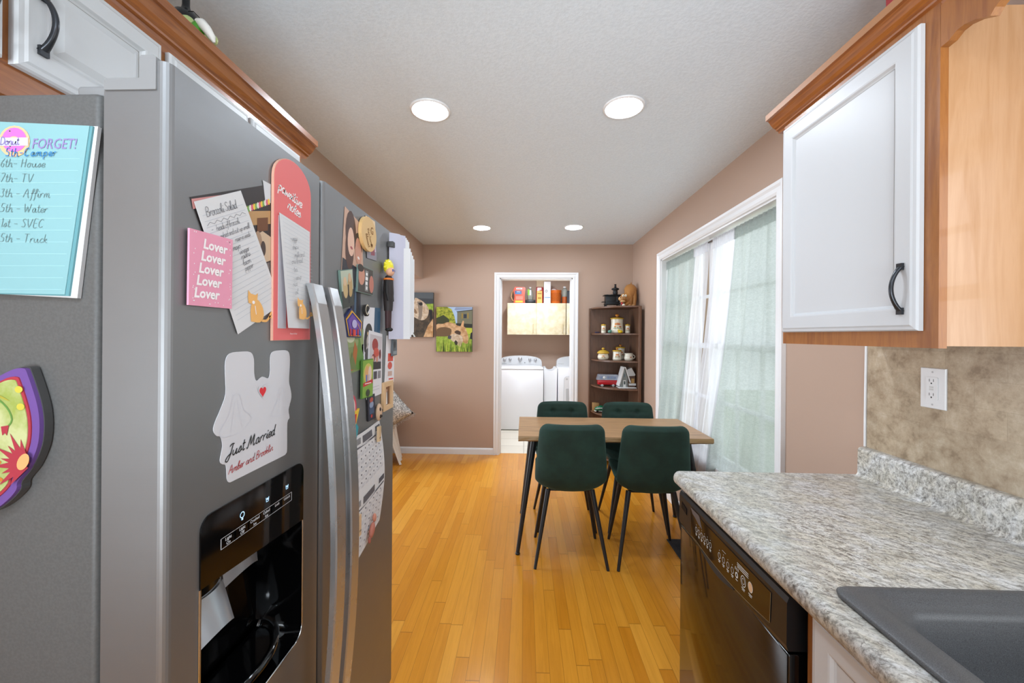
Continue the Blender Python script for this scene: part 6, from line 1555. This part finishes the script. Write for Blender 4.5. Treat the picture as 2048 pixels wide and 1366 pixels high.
# cream laundry cabinets
for (x0, x1, nd, lab) in ((-0.268, 0.635, 2, 'cream mottled wall cabinet with two doors over the washing machine'), (0.645, 1.54, 2, 'cream mottled wall cabinet at the right, mostly behind the door casing')):
    t = thing('laundry_cabinet', lab, 'cabinet', ((x0 + x1) / 2, 6.29, 1.395))
    b = P(t); b.box(x0, x1, 6.12, 6.469, 1.40, 1.885, M_CREAM); b.build('body', t)
    wd = (x1 - x0) / nd
    for k in range(nd):
        b = P(t); b.box(x0 + wd * k + 0.002, x0 + wd * (k + 1) - 0.002, 6.10, 6.119, 1.397, 1.884, M_CREAM, 0.002); d = b.build('door', t)
        xh = x0 + wd * (k + 1) - 0.05 if x0 < 0 else x0 + 0.04 + wd * k
        b = P(t); b.box(xh - 0.007, xh + 0.007, 6.085, 6.0995, 1.42, 1.56, mat('cream_handle', '#CDBB92', 0.4), 0.003); b.build('handle', d)
# things on top of the laundry cabinets
ZC = 1.886
RO = mat('orange_red_plastic', '#DE4A22', 0.3); NV = flat('#1E4E8C', 0.4); YL = flat('#E0C22A', 0.4)
def deco(b, F, shapes):
    b2 = b.F; b.F = b2 @ F
    for (x0, x1, z0, z1, m, h) in shapes: b.prism([(x0, z0), (x1, z0), (x1, z1), (x0, z1)], 0, h, m)
    b.F = b2
t = thing('detergent_jug', 'orange-red detergent jug with blue and yellow label, leftmost on the laundry cabinets', 'detergent', (-0.14, 6.25, ZC))
b = P(t); b.prism([(-0.175, 0), (0.0, 0), (0.005, 0.02), (-0.002, 0.12), (0.012, 0.235), (0.0, 0.255), (-0.15, 0.262), (-0.172, 0.235), (-0.18, 0.2), (-0.16, 0.12)], -0.05, 0.05, RO, frame((0, 6.25, ZC), (1, 0, 0), (0, 0, 1), (0, -1, 0)))
deco(b, frame((0, 6.20, ZC), (1, 0, 0), (0, 0, 1), (0, -1, 0)), [(-0.135, -0.04, 0.222, 0.244, M_PLASTW, 0.001), (-0.155, -0.05, 0.145, 0.20, NV, 0.001), (-0.145, -0.055, 0.152, 0.165, flat('#4A9AD0'), 0.0016), (-0.14, -0.03, 0.06, 0.115, flat('#E88A78'), 0.001), (-0.15, -0.03, 0.015, 0.045, YL, 0.001)])
b.F = Matrix.Translation(-Vector(t.location)) @ frame((0, 6.1983, ZC), (1, 0, 0), (0, 0, 1), (0, -1, 0)); b.text('MiraMax', -0.088, 0.227, 0.018, flat('#5A5A5E'), 0.0004, bold=0.02); b.text('TRIPLE', -0.10, 0.175, 0.02, M_PLASTW, 0.0006, bold=0.02); b.build('jug', t)
b = P(t); b.tube([(-0.17, 6.25, ZC + 0.20), (-0.205, 6.25, ZC + 0.18), (-0.215, 6.25, ZC + 0.11), (-0.20, 6.25, ZC + 0.06), (-0.165, 6.25, ZC + 0.04)], 0.010, mat('amber_plastic', '#C49A6A', 0.2), 10); b.build('handle', t)
t = thing('clear_bottle', 'clear spray bottle with green label standing in a black base', 'bottle', (0.06, 6.26, ZC))
CP_ = mat('clear_plastic', '#D9E2DC', 0.08, 0.0, 0.5, Transmission_Weight=0.7, IOR=1.3)
b = P(t); b.lathe([(0.03, 0.06), (0.045, 0.07), (0.047, 0.16), (0.035, 0.20), (0.016, 0.225), (0.014, 0.245)], CP_, 20, Matrix.Translation((0.085, 6.25, ZC))); b.build('bottle_body', t)
b = P(t); b.lathe([(0.017, 0.245), (0.017, 0.262), (0.001, 0.264)], M_PLASTW, 16, Matrix.Translation((0.085, 6.25, ZC))); b.build('cap', t)
b = P(t); b.box(0.045, 0.075, 6.199, 6.203, ZC + 0.13, ZC + 0.22, flat('#8CC63E')); b.box(0.0752, 0.10, 6.199, 6.203, ZC + 0.13, ZC + 0.21, flat('#E4E6EC')); b.build('label_patch', t)
b = P(t); b.box(0.008, 0.168, 6.21, 6.30, ZC, ZC + 0.058, M_BLACKS, 0.008); b.build('black_base', t)
t = thing('red_bottle', 'tall dark red bottle with pale yellow label on the laundry cabinets', 'bottle', (0.235, 6.24, ZC))
b = P(t); b.box(0.178, 0.292, 6.21, 6.29, ZC, ZC + 0.262, mat('dark_red_plastic', '#9E1E22', 0.25), 0.014, 3); b.build('bottle_body', t)
b = P(t); b.box(0.190, 0.272, 6.2045, 6.2098, ZC + 0.004, ZC + 0.20, flat('#E4BE62')); b.box(0.20, 0.262, 6.2025, 6.2045, ZC + 0.215, ZC + 0.25, flat('#D8D4D0')); b.box(0.20, 0.262, 6.2025, 6.2045, ZC + 0.150, ZC + 0.162, flat('#8A5A2A')); b.box(0.205, 0.258, 6.2025, 6.2045, ZC + 0.07, ZC + 0.10, flat('#B8862E')); b.build('label_patch', t)
b = MB(); b.box(0.300, 0.405, 6.20, 6.28, ZC, ZC + 0.345, flat('#EDEDEE', 0.5), 0.002); b.box(0.310, 0.398, 6.1990, 6.2, ZC + 0.09, ZC + 0.102, flat('#6E9AC4')); b.F = frame((0.336, 6.1995, ZC + 0.195), (1, 0, 0), (0, 0, 1), (0, -1, 0)); b.ell2(0, 0, 0.02, 0.022, 0.0006, flat('#8A8E92'), 14); b.ell2(0, 0, 0.010, 0.012, 0.0009, flat('#EDEDEE', 0.5), 12)
tag(b.build('white_carton', None, (0.352, 6.24, ZC)), 'tall narrow white carton between the red bottle and orange basket', 'carton')
t = thing('orange_basket', 'orange perforated plastic basket on the laundry cabinets', 'basket', (0.49, 6.27, ZC))
b = MB(); OB = mat('orange_basket_plastic', '#D2691E', 0.4); b.lathe([(0.070, 0), (0.078, 0.01), (0.088, 0.20), (0.092, 0.212), (0.086, 0.212), (0.074, 0.012), (0.001, 0.008)], OB, 28, caps=False)
for k in range(9):
    for j in range(6):
        a = -PI / 2 + (k - 4) * 0.23 + (j % 2) * 0.115; z = 0.05 + 0.022 * j; r = 0.0795 + 0.0095 * z / 0.2 + 0.0005
        b.ball((r * math.cos(a), r * math.sin(a), z), (0.0042, 0.0042, 0.0075), flat('#6E3414'), seg=6)
b.build('basket_body', t)
b = MB(); b.ball((0.46, 6.29, ZC + 0.20), (0.055, 0.035, 0.045), mat('white_lid_red_rim', '#E6E2DC', 0.4)); b.tube([(0.41 + 0.05 * (1 - math.cos(PI * k / 10)), 6.252, ZC + 0.205 + 0.04 * math.sin(PI * k / 10)) for k in range(11)], 0.003, flat('#A83A34'), 6)
tag(b.build('folded_cloth', None, (0.46, 6.29, ZC + 0.03)), 'white cloth with red edge heaped inside the orange basket', 'cloth')
t = thing('amber_bottle', 'clear bottle with white cap and amber liquid, rightmost on the laundry cabinets', 'bottle', (0.628, 6.25, ZC))
b = MB(); b.lathe([(0.038, 0.11), (0.044, 0.14), (0.044, 0.20), (0.034, 0.235), (0.018, 0.25)], CP_, 20); b.build('bottle_neck', t)
b = MB(); b.lathe([(0.036, 0), (0.042, 0.008), (0.040, 0.06), (0.038, 0.11)], mat('amber_liquid', '#B0582A', 0.15), 20); b.build('amber_body', t)
b = MB(); b.lathe([(0.023, 0.25), (0.023, 0.272), (0.001, 0.276)], M_PLASTW, 16); b.build('cap', t)
b = MB(); b.box(0.665, 0.70, 6.2, 6.28, ZC, ZC + 0.19, flat('#4A4E56')); b.box(0.662, 0.703, 6.197, 6.283, ZC + 0.19, ZC + 0.20, flat('#2A2C30')); tag(b.build('dark_tin', None, (0.68, 6.24, ZC)), 'dark tin right beside the amber bottle', 'tin')
